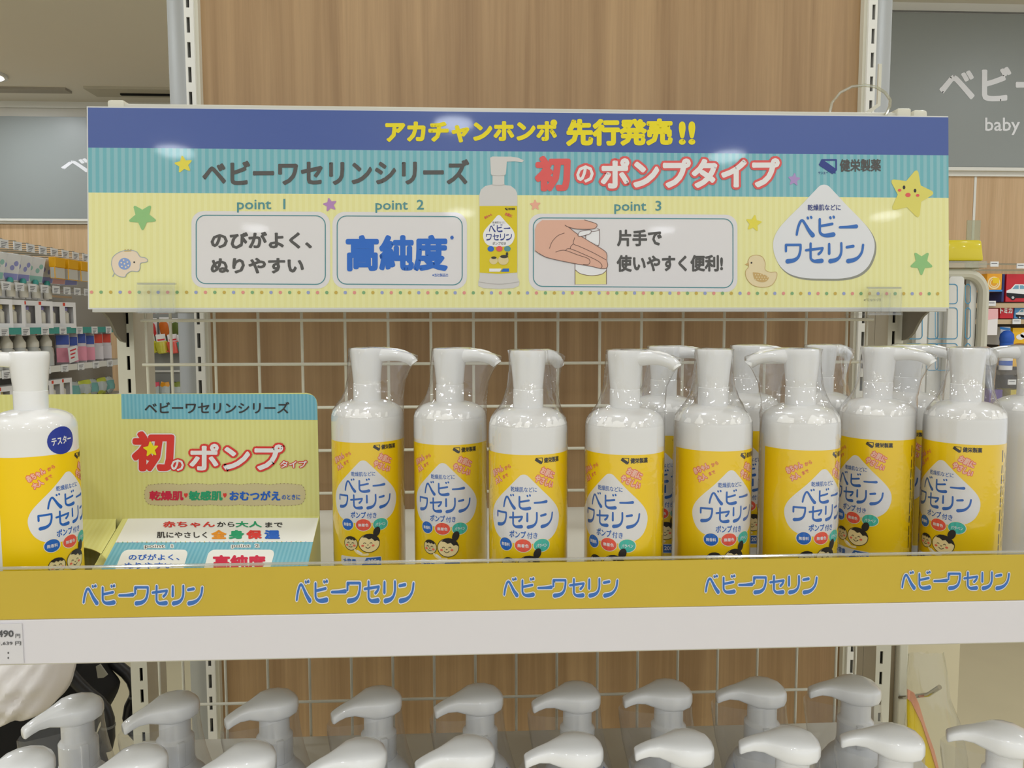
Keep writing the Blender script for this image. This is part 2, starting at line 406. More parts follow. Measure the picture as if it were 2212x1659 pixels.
# ceiling: recessed downlights, an air outlet, a slot
BULB = mat('downlight_lens', (255, 250, 242), 0.5, 0.2, emit=3.0); RING = mat('downlight_ring', (225, 222, 215), 0.5, 0.3)
def disc(g, cx, cy, z, r, n=10):
    v = [(cx + r * cos(2 * pi * i / n), cy + r * sin(2 * pi * i / n), z) for i in range(n)]; g.add(v, [tuple(reversed(range(n)))]); return g
dl = empty('ceiling_downlight', (0, 0, 2.78), 'round recessed downlight in the beige ceiling', 'ceiling light', 'downlights set in the ceiling', world=False)
lens = mk('lens', disc(G(), 0, 0, 0.010, 0.10, 16), BULB, dl, smooth=0, loc=(0, 0, 0), recalc=False)
ld = bpy.data.lights.new('downlight_lamp', 'AREA'); ld.shape = 'DISK'; ld.size = 0.19; ld.energy = LAMP; ld.color = (0.885, 0.945, 1.0)
lamp = bpy.data.objects.new('lamp', ld); COL.objects.link(lamp); lamp.parent = dl; lamp.location = (0, 0, 0.006)
mk('ring', G().lathe([(0.101, 0.0199), (0.101, 0.004), (0.118, 0.004), (0.118, 0.0199)], 24), RING, dl, loc=(0, 0, 0))
first = True
def pix(x, y, z):
    p = Vector((x, y, z - ZC)); w = p.dot(FW); return (1106 + FPX * p.dot(RT) / w, 829.5 + FPX * p.dot(DN) / w) if w > 0.1 else (-9999, -9999)
for i in range(7):
    for j in range(7):
        x = -4.6 + i * 1.5; y = -4.0 + j * 1.5 + (0.4 if i % 2 else 0)
        if y > YR - .3 and x > 0.7 or y > YB - .3: continue
        a, b = pix(x, y, 2.78)
        if -60 < a < 2270 and -60 < b < 270 and (a < 420 or a > 1850): continue      # the photo shows bare ceiling there
        o = dl if first else copy_tree(dl); first = False
        o.location = (x, y, 2.78)
o = copy_tree(dl); p = at(-34, 184, 4.72); o.location = (p.x, 4.72, 2.78)
v0 = at(195, 186, 1).z - ZC; yv0 = (2.8 - ZC) / v0; v1 = at(195, 204, 1).z - ZC; yv1 = (2.8 - ZC) / v1
e = empty('air_vent', (-2.2, (yv0 + yv1) / 2, 2.79), 'long beige ceiling air outlet with a dark gap', 'air vent')
xv = at(195, 195, (yv0 + yv1) / 2).x
VENT = mat('vent_beige', (196, 188, 168), 0.6, 0.3)
mk('panel', G().box(xv, xv + 0.95, yv0, yv1, 2.785, 2.80), VENT, e, smooth=0)
mk('louvre', G().box(xv + 0.18, xv + 0.9, yv0 - (yv0 - yv1) * 0.62, yv0 - (yv0 - yv1) * 0.50, 2.775, 2.785), DARK, e, smooth=0)
mk('louvre', G().box(xv, xv + 0.95, yv1 - 0.05, yv1 - 0.02, 2.787, 2.80), GREYM, e, smooth=0)
ys = (2.8 - ZC) / (at(70, 193, 1).z - ZC)
solo('ceiling_slot', G().box(at(-60, 193, ys).x, at(150, 193, ys).x, ys - 0.05, ys + 0.03, 2.785, 2.80), mat('slot_grey', (170, 162, 148), 0.7), 'thin grey slot diffuser running across the ceiling', 'air vent', smooth=0)

# ------------------------------------------------------------------ tall oak-backed wall unit behind the display
def slotted(g, xc, hw, Y0, depth, z0, z1, pitch, slot, sw, xo=0.0, zoff=0.0):
    "front plate of an upright with real punched slots"
    a, b = xc + xo - sw / 2, xc + xo + sw / 2
    g.box(xc - hw, a, Y0, Y0 + 0.002, z0, z1); g.box(b, xc + hw, Y0, Y0 + 0.002, z0, z1)
    z = z0; k = z0 + zoff
    while k < z1:
        g.box(a, b, Y0, Y0 + 0.002, z, min(k, z1)); z = k + slot; k += pitch
    if z < z1: g.box(a, b, Y0, Y0 + 0.002, z, z1)
    g.box(xc - hw, xc - hw + 0.002, Y0 + 0.002, Y0 + depth, z0, z1); g.box(xc + hw - 0.002, xc + hw, Y0 + 0.002, Y0 + depth, z0, z1)
    return g
YT = 1.04
PL, PR = -0.3655, 0.5345
tall = empty('tall_wall_unit', ((PL + PR) / 2, YT, 0), 'tall oak-backed shop unit with white slotted uprights behind the display', 'shelving')
mk('back_panel', G().box(PL + 0.010, PR - 0.008, YT + 0.014, YT + 0.032, 0.06, 2.62), WOOD, tall, smooth=0)
for xc, sd in ((PL, -1), (PR, 1)):
    up = mk('upright', slotted(G(), xc, 0.006, YT, 0.05, 0, 2.62, 0.0312, 0.0195, 0.0042, 0.001 * sd, 0.008), WHITE, tall, smooth=0)
    mk('slot_backing', G().box(xc - 0.0038, xc + 0.0038, YT + 0.012, YT + 0.02, 0, 2.62), DARK, up, smooth=0, loc=(0, 0, 0)).location = (0, 0, 0)
    mk('flange', G().box(min(xc - sd * 0.006, xc - sd * 0.0105), max(xc - sd * 0.006, xc - sd * 0.0105), YT + 0.004, YT + 0.03, 0, 2.62), CREAM, tall, smooth=0)
    a, b = sorted((xc + sd * 0.0065, xc + sd * 0.030))
    mk('side_cover', G().box(a, b, YT + 0.006, YT + 0.045, 0, 2.62), ALU, tall, bevel=0.0015)
# children written in world coordinates under 'upright' (upright itself sits in its parent's frame)
for c in [o for o in bpy.data.objects if o.name.startswith('slot_backing')]:
    me = c.data
    for v in me.vertices: v.co.y -= YT; v.co.x -= (PL + PR) / 2

# ------------------------------------------------------------------ front gondola: posts, wire grid, shelves
YP = 0.901; XL, XR = -0.398, 0.502
gon = empty('wire_grid_gondola', ((XL + XR) / 2, YP, 0), 'cream gondola frame with slotted posts and a white wire grid back', 'shelving')
WIRE = mat('wire_white', (222, 218, 200), 0.4, 0.4)
for xc, sd in ((XL, -1), (XR, 1)):
    a = xc - sd * 0.0; g = slotted(G(), a + 0.002 * sd, 0.0095, YP, 0.03, 0, ZC + 0.235, 0.0264, 0.0162, 0.0036, -0.0025 * sd, 0.004)
    up = mk('post', g, CREAM, gon, smooth=0)
    bk = G().box(a - 0.006, a + 0.006, YP + 0.014, YP + 0.022, 0, ZC + 0.23)
    L = gon.location; bk.v = [(p[0] - L.x, p[1] - L.y, p[2]) for p in bk.v]
    mk('slot_backing', bk, DARK, up, smooth=0, loc=(0, 0, 0))
    mk('post_leg', G().box(xc + sd * 0.002 - 0.0095, xc + sd * 0.002 + 0.0095, YP + 0.031, YP + 0.055, 0, ZC + 0.235), CREAM, gon, smooth=0)
ZG0, ZG1 = ZC - 0.62, ZC + 0.16
YG = 0.897
gx = [-0.376] + [-0.3485 + 0.0495 * i for i in range(17)] + [0.468]
for x in gx:
    mk('grid_wire', G().tube([(x, YG + 0.0035, ZG0), (x, YG + 0.0035, ZG1)], 0.0017, 8), WIRE, gon)
for k in (q for q in range(-12, 4) if q != -8):
    z = ZC + 0.0042 + 0.0505 * k
    mk('grid_wire', G().tube([(gx[0] - 0.004, YG, z), (gx[-1] + 0.006, YG, z)], 0.0018, 8), WIRE, gon)
mk('base_plinth', G().box(XL, XR, 0.50, YP, 0, 0.12), CREAM, gon, smooth=0, bevel=0.003)
for z, y0 in ((ZC - 0.2168, 0.52), (ZC - 0.491, 0.46)):
    for x in (XL, XR):
        mk('shelf_bracket', G().prism([(YP + 0.004, z - 0.015), (YP + 0.004, z - 0.06), (y0 + 0.1, z - 0.03), (y0 + 0.03, z - 0.015)], lambda u, w, d: (d, u, w), x - 0.001, x + 0.001), CREAM, gon, smooth=0)
ZS = ZC - 0.2168
YF = 0.512
sh = empty('display_shelf', (0.052, YF, ZS - 0.012), 'cream metal shelf carrying the pump bottles, with a yellow front strip', 'shelf')
mk('deck', G().box(XL + 0.003, XR - 0.003, YF + 0.004, 0.893, ZS - 0.012, ZS), SHELF, sh, smooth=0, bevel=0.001)
z1, z2, z3 = at(1100, 1209, YF).z, at(1100, 1320, YF).z, at(1100, 1409, YF).z
mk('price_rail', G().box(XL, XR, YF - 0.002, YF + 0.003, z3, z2 + 0.001).box(XL, XR, YF + 0.003, YF + 0.012, z3, z3 + 0.002), mat('price_rail_white', (226, 222, 226), 0.42, 0.4), sh, smooth=0, bevel=0.0004)
mk('clear_fence', G().box(XL, XR, YF + 0.0005, YF + 0.0025, z2, z1), clear('acrylic', (0.93, 0.95, 0.95), 0.06, 0.4, 0.03), sh, smooth=0)
YEL = mat('yellow_strip', (206, 178, 60), 0.38, 0.45, grain=0.06, gscale=40)
strip = mk('yellow_strip', G().box(XL, XR, YF - 0.001, YF + 0.0003, z2 + 0.0012, z1 - 0.0022), YEL, sh, smooth=0)
mk('clear_lip', G().tube([(XL, YF + 0.001, z1 - 0.0006), (XR, YF + 0.001, z1 - 0.0006)], 0.0011, 8), clear('acrylic_edge', (0.95, 0.95, 0.92), 0.25, 0.4, 0.1, 0.25), sh)
SF = Surf((0, YF - 0.001, ZC), (1, 0, 0), (0, 0, 1))
BLUEB = INK('brand_blue', (66, 116, 190)); RIMW = INK('pale_rim', (226, 224, 226))
for x0, y0, x1, y1 in ((177, 1262, 442, 1306), (637, 1252, 898, 1301), (1085, 1247, 1338, 1289), (1520, 1241, 1768, 1282), (1944, 1233, 2183, 1273)):
    Print(SF).brand('ベビーワセリン', (x0 + 3, y0, x1 - 3, y1), BLUEB, 3, RIMW, 0.055).build('brand_lettering', sh)
SP = Surf((0, YF - 0.0022, ZC), (1, 0, 0), (0, 0, 1))
pt = solo('price_tag', G().box(at(-70, 1380, YF).x, at(54, 1380, YF).x, YF - 0.0030, YF - 0.0022, z3 + 0.001, z2 - 0.001), mat('tag_paper', (222, 219, 222), 0.5), 'small white price tag at the left end of the shelf rail', 'price tag', smooth=0)
pt['_w'] = 1
SPT = Surf((0, YF - 0.0030, ZC), (1, 0, 0), (0, 0, 1)); INKG = INK('tag_grey', (96, 96, 98))
Print(SPT).text('1,490', (-17, 1361, 30, 1378), INKG, 2, 0.03).text('円', (34, 1369, 44, 1378), INKG, 2, 0.01).text('1,639 円', (-2, 1385, 46, 1394), INKG, 2, 0.012).line([(18, 1409), (18, 1411)], 1.5, INKG).line([(18, 1420), (18, 1422)], 1.5, INKG).build('lettering', pt)
pt.pop('_w', None)
ls2 = empty('lower_shelf', (0.052, 0.46, ZC - 0.503), 'cream metal lower shelf under the foam pump bottles', 'shelf')
mk('deck', G().box(XL + 0.003, XR - 0.003, 0.46, 0.893, ZC - 0.503, ZC - 0.491), SHELF, ls2, smooth=0, bevel=0.001)
mk('front_lip', G().box(XL + 0.003, XR - 0.003, 0.454, 0.4595, ZC - 0.53, ZC - 0.485), WHITE, ls2, smooth=0)

# ------------------------------------------------------------------ header: rail, arms, clear clips, cable, printed board
hr = empty('header_rail', (0.055, 0.845, ZC + 0.20), 'pale metal rail with end caps and curved arms holding the header board', 'rail')
RAIL = mat('rail_enamel', (208, 205, 192), 0.35, 0.5)
zt = at(1100, 233, 0.832).z
mk('bar', G().box(at(262, 230, 0.832).x, at(1962, 240, 0.832).x, 0.832, 0.852, zt - 0.028, zt), RAIL, hr, bevel=0.0015)
mk('end_cap', G().box(at(230, 220, 0.83).x, at(268, 220, 0.83).x, 0.83, 0.856, zt - 0.03, zt + 0.0035), CREAM, hr, bevel=0.003)
mk('end_cap', G().box(at(1938, 240, 0.83).x, at(1968, 240, 0.83).x, 0.829, 0.856, zt - 0.03, zt + 0.004), CREAM, hr, bevel=0.002)
mk('end_cap', G().box(at(1973, 240, 0.83).x, at(2005, 240, 0.83).x, 0.829, 0.856, zt - 0.03, zt + 0.003), CREAM, hr, bevel=0.004)
mk('end_step', G().box(at(2005, 240, 0.83).x, at(2029, 240, 0.83).x, 0.829, 0.85, zt - 0.03, zt - 0.006), CREAM, hr, bevel=0.0015)
for x in (XL - 0.001, XR + 0.010):
    pr = [(0.899, ZC - 0.021), (0.888, ZC - 0.019), (0.876, ZC - 0.012), (0.868, ZC - 0.002), (0.859, ZC + 0.007), (0.846, ZC + 0.014), (0.834, ZC + 0.018), (0.834, zt - 0.004), (0.899, zt - 0.004)]
    mk('arm', G().prism(pr, lambda u, w, d: (d, u, w), x - 0.0015, x + 0.0015), GREYM, hr, smooth=0)
# plate and clear cable at the right end
_h = at(1876, 240, 0.99)
g = G().prism([(0.000, -.02), (0.000, 0.0), (0.0155, 0.010), (0.0155, 0.060), (0.0195, 0.060), (0.0195, 0.008), (0.004, -.003), (.004, -.02)], lambda u, w, d: (_h.x - .006 + u, d, _h.z - .002 + w), 0.986, 0.989)
g.box(_h.x - .006, _h.x - .002, .989, 1.038, _h.z - .022, _h.z - .004)
mk('hook_plate', g, CREAM, tall, smooth=0)
g = G(); cab = []
for x, y, Y in ((1792, 246, 0.875), (1797, 222, 0.875), (1815, 200, 0.872), (1840, 187, 0.868), (1868, 184, 0.862), (1893, 188, 0.856), (1912, 200, 0.850), (1923, 216, 0.844), (1922, 230, 0.836), (1914, 248, 0.829), (1909, 256, 0.827)):
    cab.append(tuple(at(x, y, Y)))
g.tube(cab, 0.0016, 10)
solo('clear_cable', g, clear('cable_clear', (0.92, 0.93, 0.86), 0.22, 0.5, 0.1, 0.2, (220, 220, 200)), 'clear plastic cable arching over the header rail', 'cable')

TH = radians(4.34); HS = 0.2037; SW = 0.9
hs = empty('header_sign', (-0.392, 0.8052, ZC + 0.0166), 'wide printed header board, blue, teal and pale yellow, above the shelf', 'sign')
O = Vector((-0.392, 0.8052, ZC + 0.0166)); Vv = Vector((0, sin(TH), cos(TH)))
def sgpx(x, y):
    u = (x - 192) / 1858.0
    for _ in range(2):
        top = 231 + 35 * u; bot = 663 + 3 * u; v = (bot - y) / (bot - top)
        xl = 193 - 2 * v; xr = 2051 - 2 * v; u = (x - xl) / (xr - xl)
    return (u * SW, v * HS)
HSF = Surf(O, (1, 0, 0), Vv, sgpx)
def board(S, w0, w1, h0, h1, t0, t1, mat_, name, parent, smooth=0):
    g = G(); v = [S.P(u, w, d) for d in (t0, t1) for w in (h0, h1) for u in (w0, w1)]
    g.add(v, [(0, 2, 3, 1), (4, 5, 7, 6), (0, 1, 5, 4), (2, 6, 7, 3), (0, 4, 6, 2), (1, 3, 7, 5)])
    return mk(name, g, mat_, parent, smooth=smooth)
board(HSF, -0.0012, SW, -0.0012, HS + 0.0012, -0.004, 0, mat('board_edge', (216, 216, 214), 0.4), 'board', hs)
board(HSF, 0.004, SW - 0.004, -0.0045, -0.0013, -0.004, 0.002, mat('edge_channel', (196, 194, 186), 0.35), 'bottom_channel', hs)
BLUE = mat('print_blue', (70, 92, 160), 0.33, 0.45, coat=0.15)
TEAL = stripes('print_teal_stripes', (112, 178, 188), (140, 188, 196), 0.0073, rough=0.36, coat=0.12)
PALE = stripes('print_pale_yellow', (236, 232, 168), (233, 228, 158), 0.0064, rough=0.36, coat=0.12)
def band(v0, v1, m, name, lay=1): Print(HSF).raw([(0, v0 * HS), (SW, v0 * HS), (SW, v1 * HS), (0, v1 * HS)], [(0, 1, 2, 3)], m, lay).build(name, hs)
band(0.80, 1.0, BLUE, 'blue_band'); band(0.576, 0.80, TEAL, 'teal_band'); band(0.0, 0.576, PALE, 'yellow_field')
YELT = INK('yellow', (238, 220, 40)); GREY = INK('dark_grey', (92, 90, 88)); RED = INK('red', (226, 98, 96)); TEALT = INK('teal', (92, 150, 156))
BOXW = mat('print_box_white', (226, 222, 222), 0.4, 0.35, coat=0.1); BLUET = INK('blue', (52, 110, 200)); NAVY = INK('navy', (60, 72, 140)); BLACK = INK('near_black', (60, 58, 58))
Print(HSF).text('アカチャンホンポ', (811, 263, 1180, 312), YELT, 3, 0.055).text('先行発売', (1199, 263, 1432, 321), YELT, 3, 0.055).text('!!', (1445, 270, 1482, 320), YELT, 3, 0.04).build('headline_lettering', hs)
Print(HSF).text('ベビーワセリンシリーズ', (427, 346, 990, 401), GREY, 3, 0.035).build('series_lettering', hs)
p = Print(HSF).text('初', (1131, 341, 1209, 417), RED, 4, 0.055).text('の', (1221, 362, 1259, 399), PAPER, 5, 0.035, rim=RED, rimw=0.12).text('ポンプタイプ', (1274, 347, 1669, 412), PAPER, 5, 0.045, rim=RED, rimw=0.075)
p.build('pump_type_lettering', hs)
def maker(pr, x0, y0, x1, y1, mark, txt, lay=3, bold=0.03):
    w = x1 - x0; h = y1 - y0; X = lambda a: x0 + a * w; Yy = lambda b: y0 + b * h
    pr.poly([(X(0.0), Yy(.38)), (X(.05), Yy(.0)), (X(.27), Yy(.72)), (X(.27), Yy(.98))], mark, lay)
    pr.line([(X(.05), Yy(.06)), (X(.28), Yy(.06)), (X(.28), Yy(.72))], h * 0.055, mark, lay, curve=False)
    pr.line([(X(.05), Yy(.08)), (X(.02), Yy(.40)), (X(.22), Yy(.95)), (X(.28), Yy(.72)), (X(.06), Yy(.08))], h * 0.05, mark, lay, curve=False)
    pr.text('健栄製薬', (X(.34), Yy(.02), X(1.0), Yy(.85)), txt, lay, bold)
    return pr
maker(Print(HSF), 1756, 352, 1896, 384, NAVY, GREY).text('ケンエー', (1755, 378, 1777, 384), NAVY, 3, 0.02).build('maker_logo', hs)
TB = INK('box_line', (88, 146, 152))
def pbox(x0, y0, x1, y1, dy=0):
    pr = Print(HSF); sk = lambda pts: [(x, y + (x - x0) * 0.010) for x, y in pts]
    pr.poly(sk(rrect(x0, y0, x1, y1, 26)), BOXW, 2); pr.line(sk(rrect(x0 + 10, y0 + 9, x1 - 10, y1 - 9, 20)), 1.0, TB, 3, curve=False, closed=True); return pr
pbox(404, 455, 694, 620).text('のびがよく、', (444, 500, 656, 537), GREY, 3, 0.04).text('ぬりやすい', (444, 556, 639, 590), GREY, 3, 0.04).build('point_box', hs)
pbox(699, 458, 985, 622).text('高純度', (727, 508, 944, 586), BLUET, 3, 0.045).text('※', (949, 510, 957, 519), BLUET, 3, 0.02).text('※当社製品比', (911, 591, 945, 598), BLUET, 3, 0.01).build('point_box', hs)
SKIN = INK('skin', (226, 178, 156)); BRN = INK('outline_brown', (120, 92, 84)); PYEL = INK('pale_yellow', (232, 224, 150)); WHT = INK('white', (238, 236, 236))
K = lambda pts: [(1100 + x / 3.53, 220 + y / 3.53) for x, y in pts]
p = pbox(1118, 464, 1575, 628)
p.text('片手で', (1310, 499, 1408, 535), GREY, 3, 0.04).text('使いやすく便利!', (1309, 553, 1543, 589), GREY, 3, 0.04).build('point_box', hs)
p = Print(HSF)
p.poly(K([(500, 985), (605, 985), (605, 1105), (500, 1060)]), WHT, 4).line(K([(500, 990), (500, 1060)]), 0.6, BRN, 5, False).line(K([(605, 985), (607, 1060), (600, 1105), (580, 1105)]), 0.6, BRN, 5, False).line(K([(520, 990), (560, 998), (605, 987), (590, 978)]), 0.6, BRN, 5)
p.poly(K([(418, 1285), (460, 1315), (540, 1330), (620, 1320), (658, 1292), (658, 1395), (418, 1395)]), PYEL, 4).poly(K([(418, 1240), (658, 1240), (660, 1292), (620, 1320), (540, 1330), (460, 1315), (418, 1285)]), WHT, 4)
p.line(K([(418, 1240), (418, 1395)]), 0.6, BRN, 5, False).line(K([(659, 1270), (659, 1395)]), 0.6, BRN, 5, False).line(K([(418, 1285), (460, 1315), (540, 1330), (620, 1320), (658, 1292)]), 0.6, BRN, 5)
hand = [(112, 985), (125, 945), (165, 912), (490, 912), (535, 925), (582, 942), (584, 962), (562, 978), (500, 982), (420, 978), (360, 962), (340, 950), (380, 975), (425, 1010), (530, 1075), (640, 1142), (662, 1172), (662, 1215), (668, 1255), (655, 1276), (610, 1276), (530, 1258), (410, 1238), (200, 1192), (112, 1142)]
p.poly(K(hand), SKIN, 6).line(K(hand[3:] ), 0.6, BRN, 7)
for l in ([(415, 1045), (405, 1090), (450, 1110), (560, 1160), (655, 1212)], [(405, 1090), (385, 1110), (382, 1128)], [(345, 1140), (380, 1128), (520, 1185), (600, 1225), (625, 1258), (612, 1278)], [(270, 1152), (310, 1140), (350, 1142), (440, 1175), (515, 1200), (532, 1225), (520, 1245), (480, 1246)], [(222, 1125), (242, 1075), (285, 1030), (335, 1010)]):
    p.line(K(l), 0.6, BRN, 7)
p.line(K([(440, 1025), (450, 1005), (470, 996), (530, 988), (542, 1000), (525, 1018), (455, 1036), (438, 1025)]), 0.5, BRN, 9).poly(K([(440, 1025), (450, 1005), (470, 996), (530, 988), (542, 1000), (525, 1018), (455, 1036)]), WHT, 8)
p.build('hand_drawing', hs)
for t, b in (('point  1', (499, 430, 600, 459)), ('point  2', (790, 433, 893, 461)), ('point  3', (1304, 438, 1407, 466))): Print(HSF).text(t, b, TEALT, 3, 0.012).build('point_lettering', hs)
# teardrop emblem
def teardrop(cx, top, w, wy, bot, n=10):
    pts = []
    h = bot - top
    right = [(0.0, 0.0), (0.08, 0.012), (0.19, 0.07), (0.45, 0.22), (0.70, 0.355), (0.87, 0.46), (0.965, 0.55), (1.0, 0.64), (0.97, 0.75), (0.86, 0.87), (0.66, 0.955), (0.36, 0.995), (0.0, 1.0)]
    R, _ = smooth_path(right, [0] * len(right), 4)
    for a, b in R: pts.append((cx + a * w, top + b * h))
    for a, b in reversed(R[1:-1]): pts.append((cx - a * w, top + b * h))
    return pts
def sk2(pts, x0, k=0.012): return [(x, y + (x - x0) * k) for x, y in pts]
Print(HSF).poly(sk2(teardrop(1771, 409, 115, 0, 609), 1768), INK('drop_shade', (150, 150, 138)), 2).poly(sk2(teardrop(1768, 406, 114, 0, 605), 1768), mat('drop_white', (228, 228, 230), 0.4, 0.35, coat=0.1), 3).text('乾燥肌などに', (1731, 448, 1805, 461), NAVY, 5, 0.015).brand('ベビー', (1705, 472, 1838, 517), BLUEB, 5).brand('ワセリン', (1679, 527, 1858, 571), BLUEB, 5).build('teardrop_emblem', hs)
# printed pump bottle
p = Print(HSF); BW = INK('bottle_white', (214, 210, 206)); BS = INK('bottle_grey', (188, 182, 178)); BY = INK('bottle_yellow', (222, 200, 40))
p.poly(K2 := [(700 + x / 3.53, 220 + y / 3.53) for x, y in ((1182, 440), (1200, 430), (1290, 432), (1340, 432), (1400, 442), (1440, 462), (1425, 475), (1370, 468), (1310, 470), (1302, 560), (1290, 575), (1290, 645), (1340, 652), (1375, 680), (1388, 710), (1390, 800), (1390, 1340), (1405, 1375), (1400, 1405), (1360, 1422), (1250, 1428), (1130, 1422), (1092, 1405), (1092, 1375), (1102, 1340), (1100, 720), (1112, 680), (1145, 652), (1200, 640), (1200, 575), (1188, 560))], BW, 3)
D = lambda x, y: (700 + x / 3.53, 220 + y / 3.53)
p.poly([D(1102, 803), D(1388, 803), D(1388, 1305), D(1250, 1314), D(1102, 1305)], BY, 4)
p.line([D(1190, 570), D(1245, 575), D(1298, 570)], 0.5, BS, 4).line([D(1096, 1375), D(1250, 1392), D(1400, 1375)], 0.6, BS, 4).line([D(1200, 643), D(1245, 648), D(1292, 643)], 0.6, BS, 4)
p.poly([D(a, b) for a, b in teardrop(1248, 872, 120, 0, 1110)], WHT, 5).brand('ベビー', (*D(1175, 942), *D(1328, 1000)), NAVY, 6).brand('ワセリン', (*D(1150, 1010), *D(1348, 1062)), NAVY, 6).text('ポンプ付き', (*D(1200, 1075), *D(1302, 1097)), GREY, 6, 0.01).text('乾燥肌などに', (*D(1200, 920), *D(1298, 936)), GREY, 6, 0.0)
for cx, c in ((1187, 'blue'), (1252, 'red'), (1313, 'teal')): p.poly([D(a, b) for a, b in ell(cx, 1126, 25, 21)], MATS['ink_' + c], 6)
FACE = INK('face', (224, 205, 150))
p.poly([D(a, b) for a, b in ell(1208, 1215, 32, 28)], FACE, 6).poly([D(a, b) for a, b in ell(1282, 1212, 40, 36)], FACE, 7).poly([D(a, b) for a, b in ell(1210, 1193, 20, 9)], BLACK, 8).poly([D(a, b) for a, b in ell(1288, 1185, 30, 12)], BLACK, 8).poly([D(a, b) for a, b in ell(1310, 1166, 9, 14)], BLACK, 8)
p.poly([D(1175, 1275), D(1270, 1275), D(1255, 1298), D(1175, 1298)], WHT, 6).poly([D(1280, 1275), D(1325, 1275), D(1325, 1298), D(1262, 1298)], MATS['ink_blue'], 6)
p.text('お肌に', (*D(1295, 860), *D(1352, 884)), RED, 6, 0.04, rot=0.35).text('赤ちゃん', (*D(1135, 868), *D(1198, 890)), RED, 6, 0.04, rot=-0.5)
maker(p, *D(1294, 818), *D(1370, 838), BLACK, BLACK, 6, 0.02)
p.build('bottle_picture', hs)
# stars, animals, dotted border
STC = {'yellow': INK('star_yellow', (232, 218, 84)), 'green': INK('star_green', (148, 196, 130)), 'purple': INK('star_purple', (184, 138, 190)), 'pink': INK('star_pink', (238, 176, 150)), 'mauve': INK('star_mauve', (176, 150, 200))}
for c, x, y, r, a in (('yellow', 388, 355, 19, .15), ('green', 303, 467, 29, -.62), ('purple', 694, 443, 15, .2), ('pink', 1132, 446, 12, .05), ('mauve', 1701, 395, 14, -.1), ('yellow', 1611, 487, 18, -.15), ('green', 1988, 572, 26, .62)):
    flat(HSF, 'star', hs, STC[c], star(x, y, r, a), 3)
p = Print(HSF).poly(star(1963, 427, 52, -.28, 0.56), INK('star_face', (224, 214, 110)), 3)
for x in (1948, 1973): p.poly(ell(x, 413 + (x - 1948) * .28, 3, 4), BLACK, 4)
p.poly(ell(1938, 419, 4, 3), RED, 4).poly(ell(1979, 430, 4, 3), RED, 4).poly(ell(1957, 429, 6, 4.5), RED, 4); p.build('smiling_star', hs)
E2 = lambda pts: [(180 + x / 3.318, 190 + y / 3.318) for x, y in pts]
EB = INK('elephant_cream', (236, 216, 192)); EO = INK('elephant_outline', (168, 178, 190)); EE = INK('ear_blue', (140, 164, 214)); CRW = INK('crown', (206, 176, 84))
el = [(196, 1260), (205, 1210), (250, 1172), (310, 1158), (365, 1168), (392, 1205), (425, 1212), (442, 1228), (435, 1242), (395, 1252), (390, 1290), (375, 1310), (330, 1308), (298, 1330), (290, 1348), (250, 1345), (215, 1318)]
p = Print(HSF); pe, _ = smooth_path(el + [el[0]], [1] * (len(el) + 1), 4)
p.poly(E2(pe[:-1]), EB, 3).line(E2(el), 0.6, EO, 4, closed=True).poly(E2(ell(286, 1255, 42, 42)), EE, 4).line(E2([(216, 1322), (205, 1345)]), 0.8, EO, 4, False).poly(E2([(284, 1168), (288, 1148), (300, 1160), (310, 1148), (320, 1158), (332, 1148), (332, 1166)]), CRW, 4).poly(E2(ell(352, 1244, 6, 6)), BLACK, 5)
for dx, dy in ((0, 0), (-22, -8), (20, -12), (-6, -26), (8, 24), (-18, 18), (26, 12)): p.poly(E2(ell(286 + dx, 1255 + dy, 6, 6, 10)), EB, 5)
p.build('elephant_drawing', hs)
D4 = lambda pts: [(1560 + x / 3.072, 180 + y / 3.072) for x, y in pts]
dk = [(118, 1190), (135, 1160), (175, 1150), (215, 1162), (235, 1200), (235, 1245), (270, 1262), (312, 1262), (312, 1300), (280, 1345), (220, 1360), (150, 1345), (108, 1300), (102, 1255), (122, 1225)]
p = Print(HSF); pe, _ = smooth_path(dk + [dk[0]], [1] * (len(dk) + 1), 4)
DB = INK('duck_cream', (232, 214, 172)); DO = INK('duck_tan', (206, 172, 112))
p.poly(D4(pe[:-1]), DB, 3).line(D4(dk), 0.5, DO, 4, closed=True).poly(D4([(118, 1200), (95, 1210), (118, 1220)]), DO, 4).poly(D4(ell(141, 1200, 6, 6)), BLACK, 5)
wing, _ = smooth_path([(150, 1262), (200, 1268), (258, 1295), (240, 1322), (200, 1325), (162, 1305), (150, 1262)], [1] * 7, 4); p.poly(D4(wing[:-1]), DO, 4)
for i in range(5):
    for j in range(3): p.poly(D4(ell(168 + i * 18 + (j % 2) * 9, 1278 + j * 16, 4, 4, 8)), DB, 5)
p.build('duck_drawing', hs)
DOT = [INK('dot_pink', (230, 152, 142)), INK('dot_green', (132, 176, 124)), INK('dot_gold', (206, 176, 84)), INK('dot_blue', (156, 166, 208))]
p = Print(HSF)
for i in range(95):
    x = 198 + i * 19.6 - 0.0035 * i * i * 0.5
    if x < 2046: p.poly(ell(x, 629 + (x - 198) * 0.0045, 3.6, 3.6, 12), DOT[i % 4], 3)
p.build('dotted_border', hs)
Print(HSF).text('※イラストはイメージです', (1858, 647, 1897, 653), INKG, 3, 0.0).build('small_print', hs)
CLEARC = clear('clip_clear', (0.97, 0.975, 0.97), 0.05, 0.45, 0.05, 0.015)
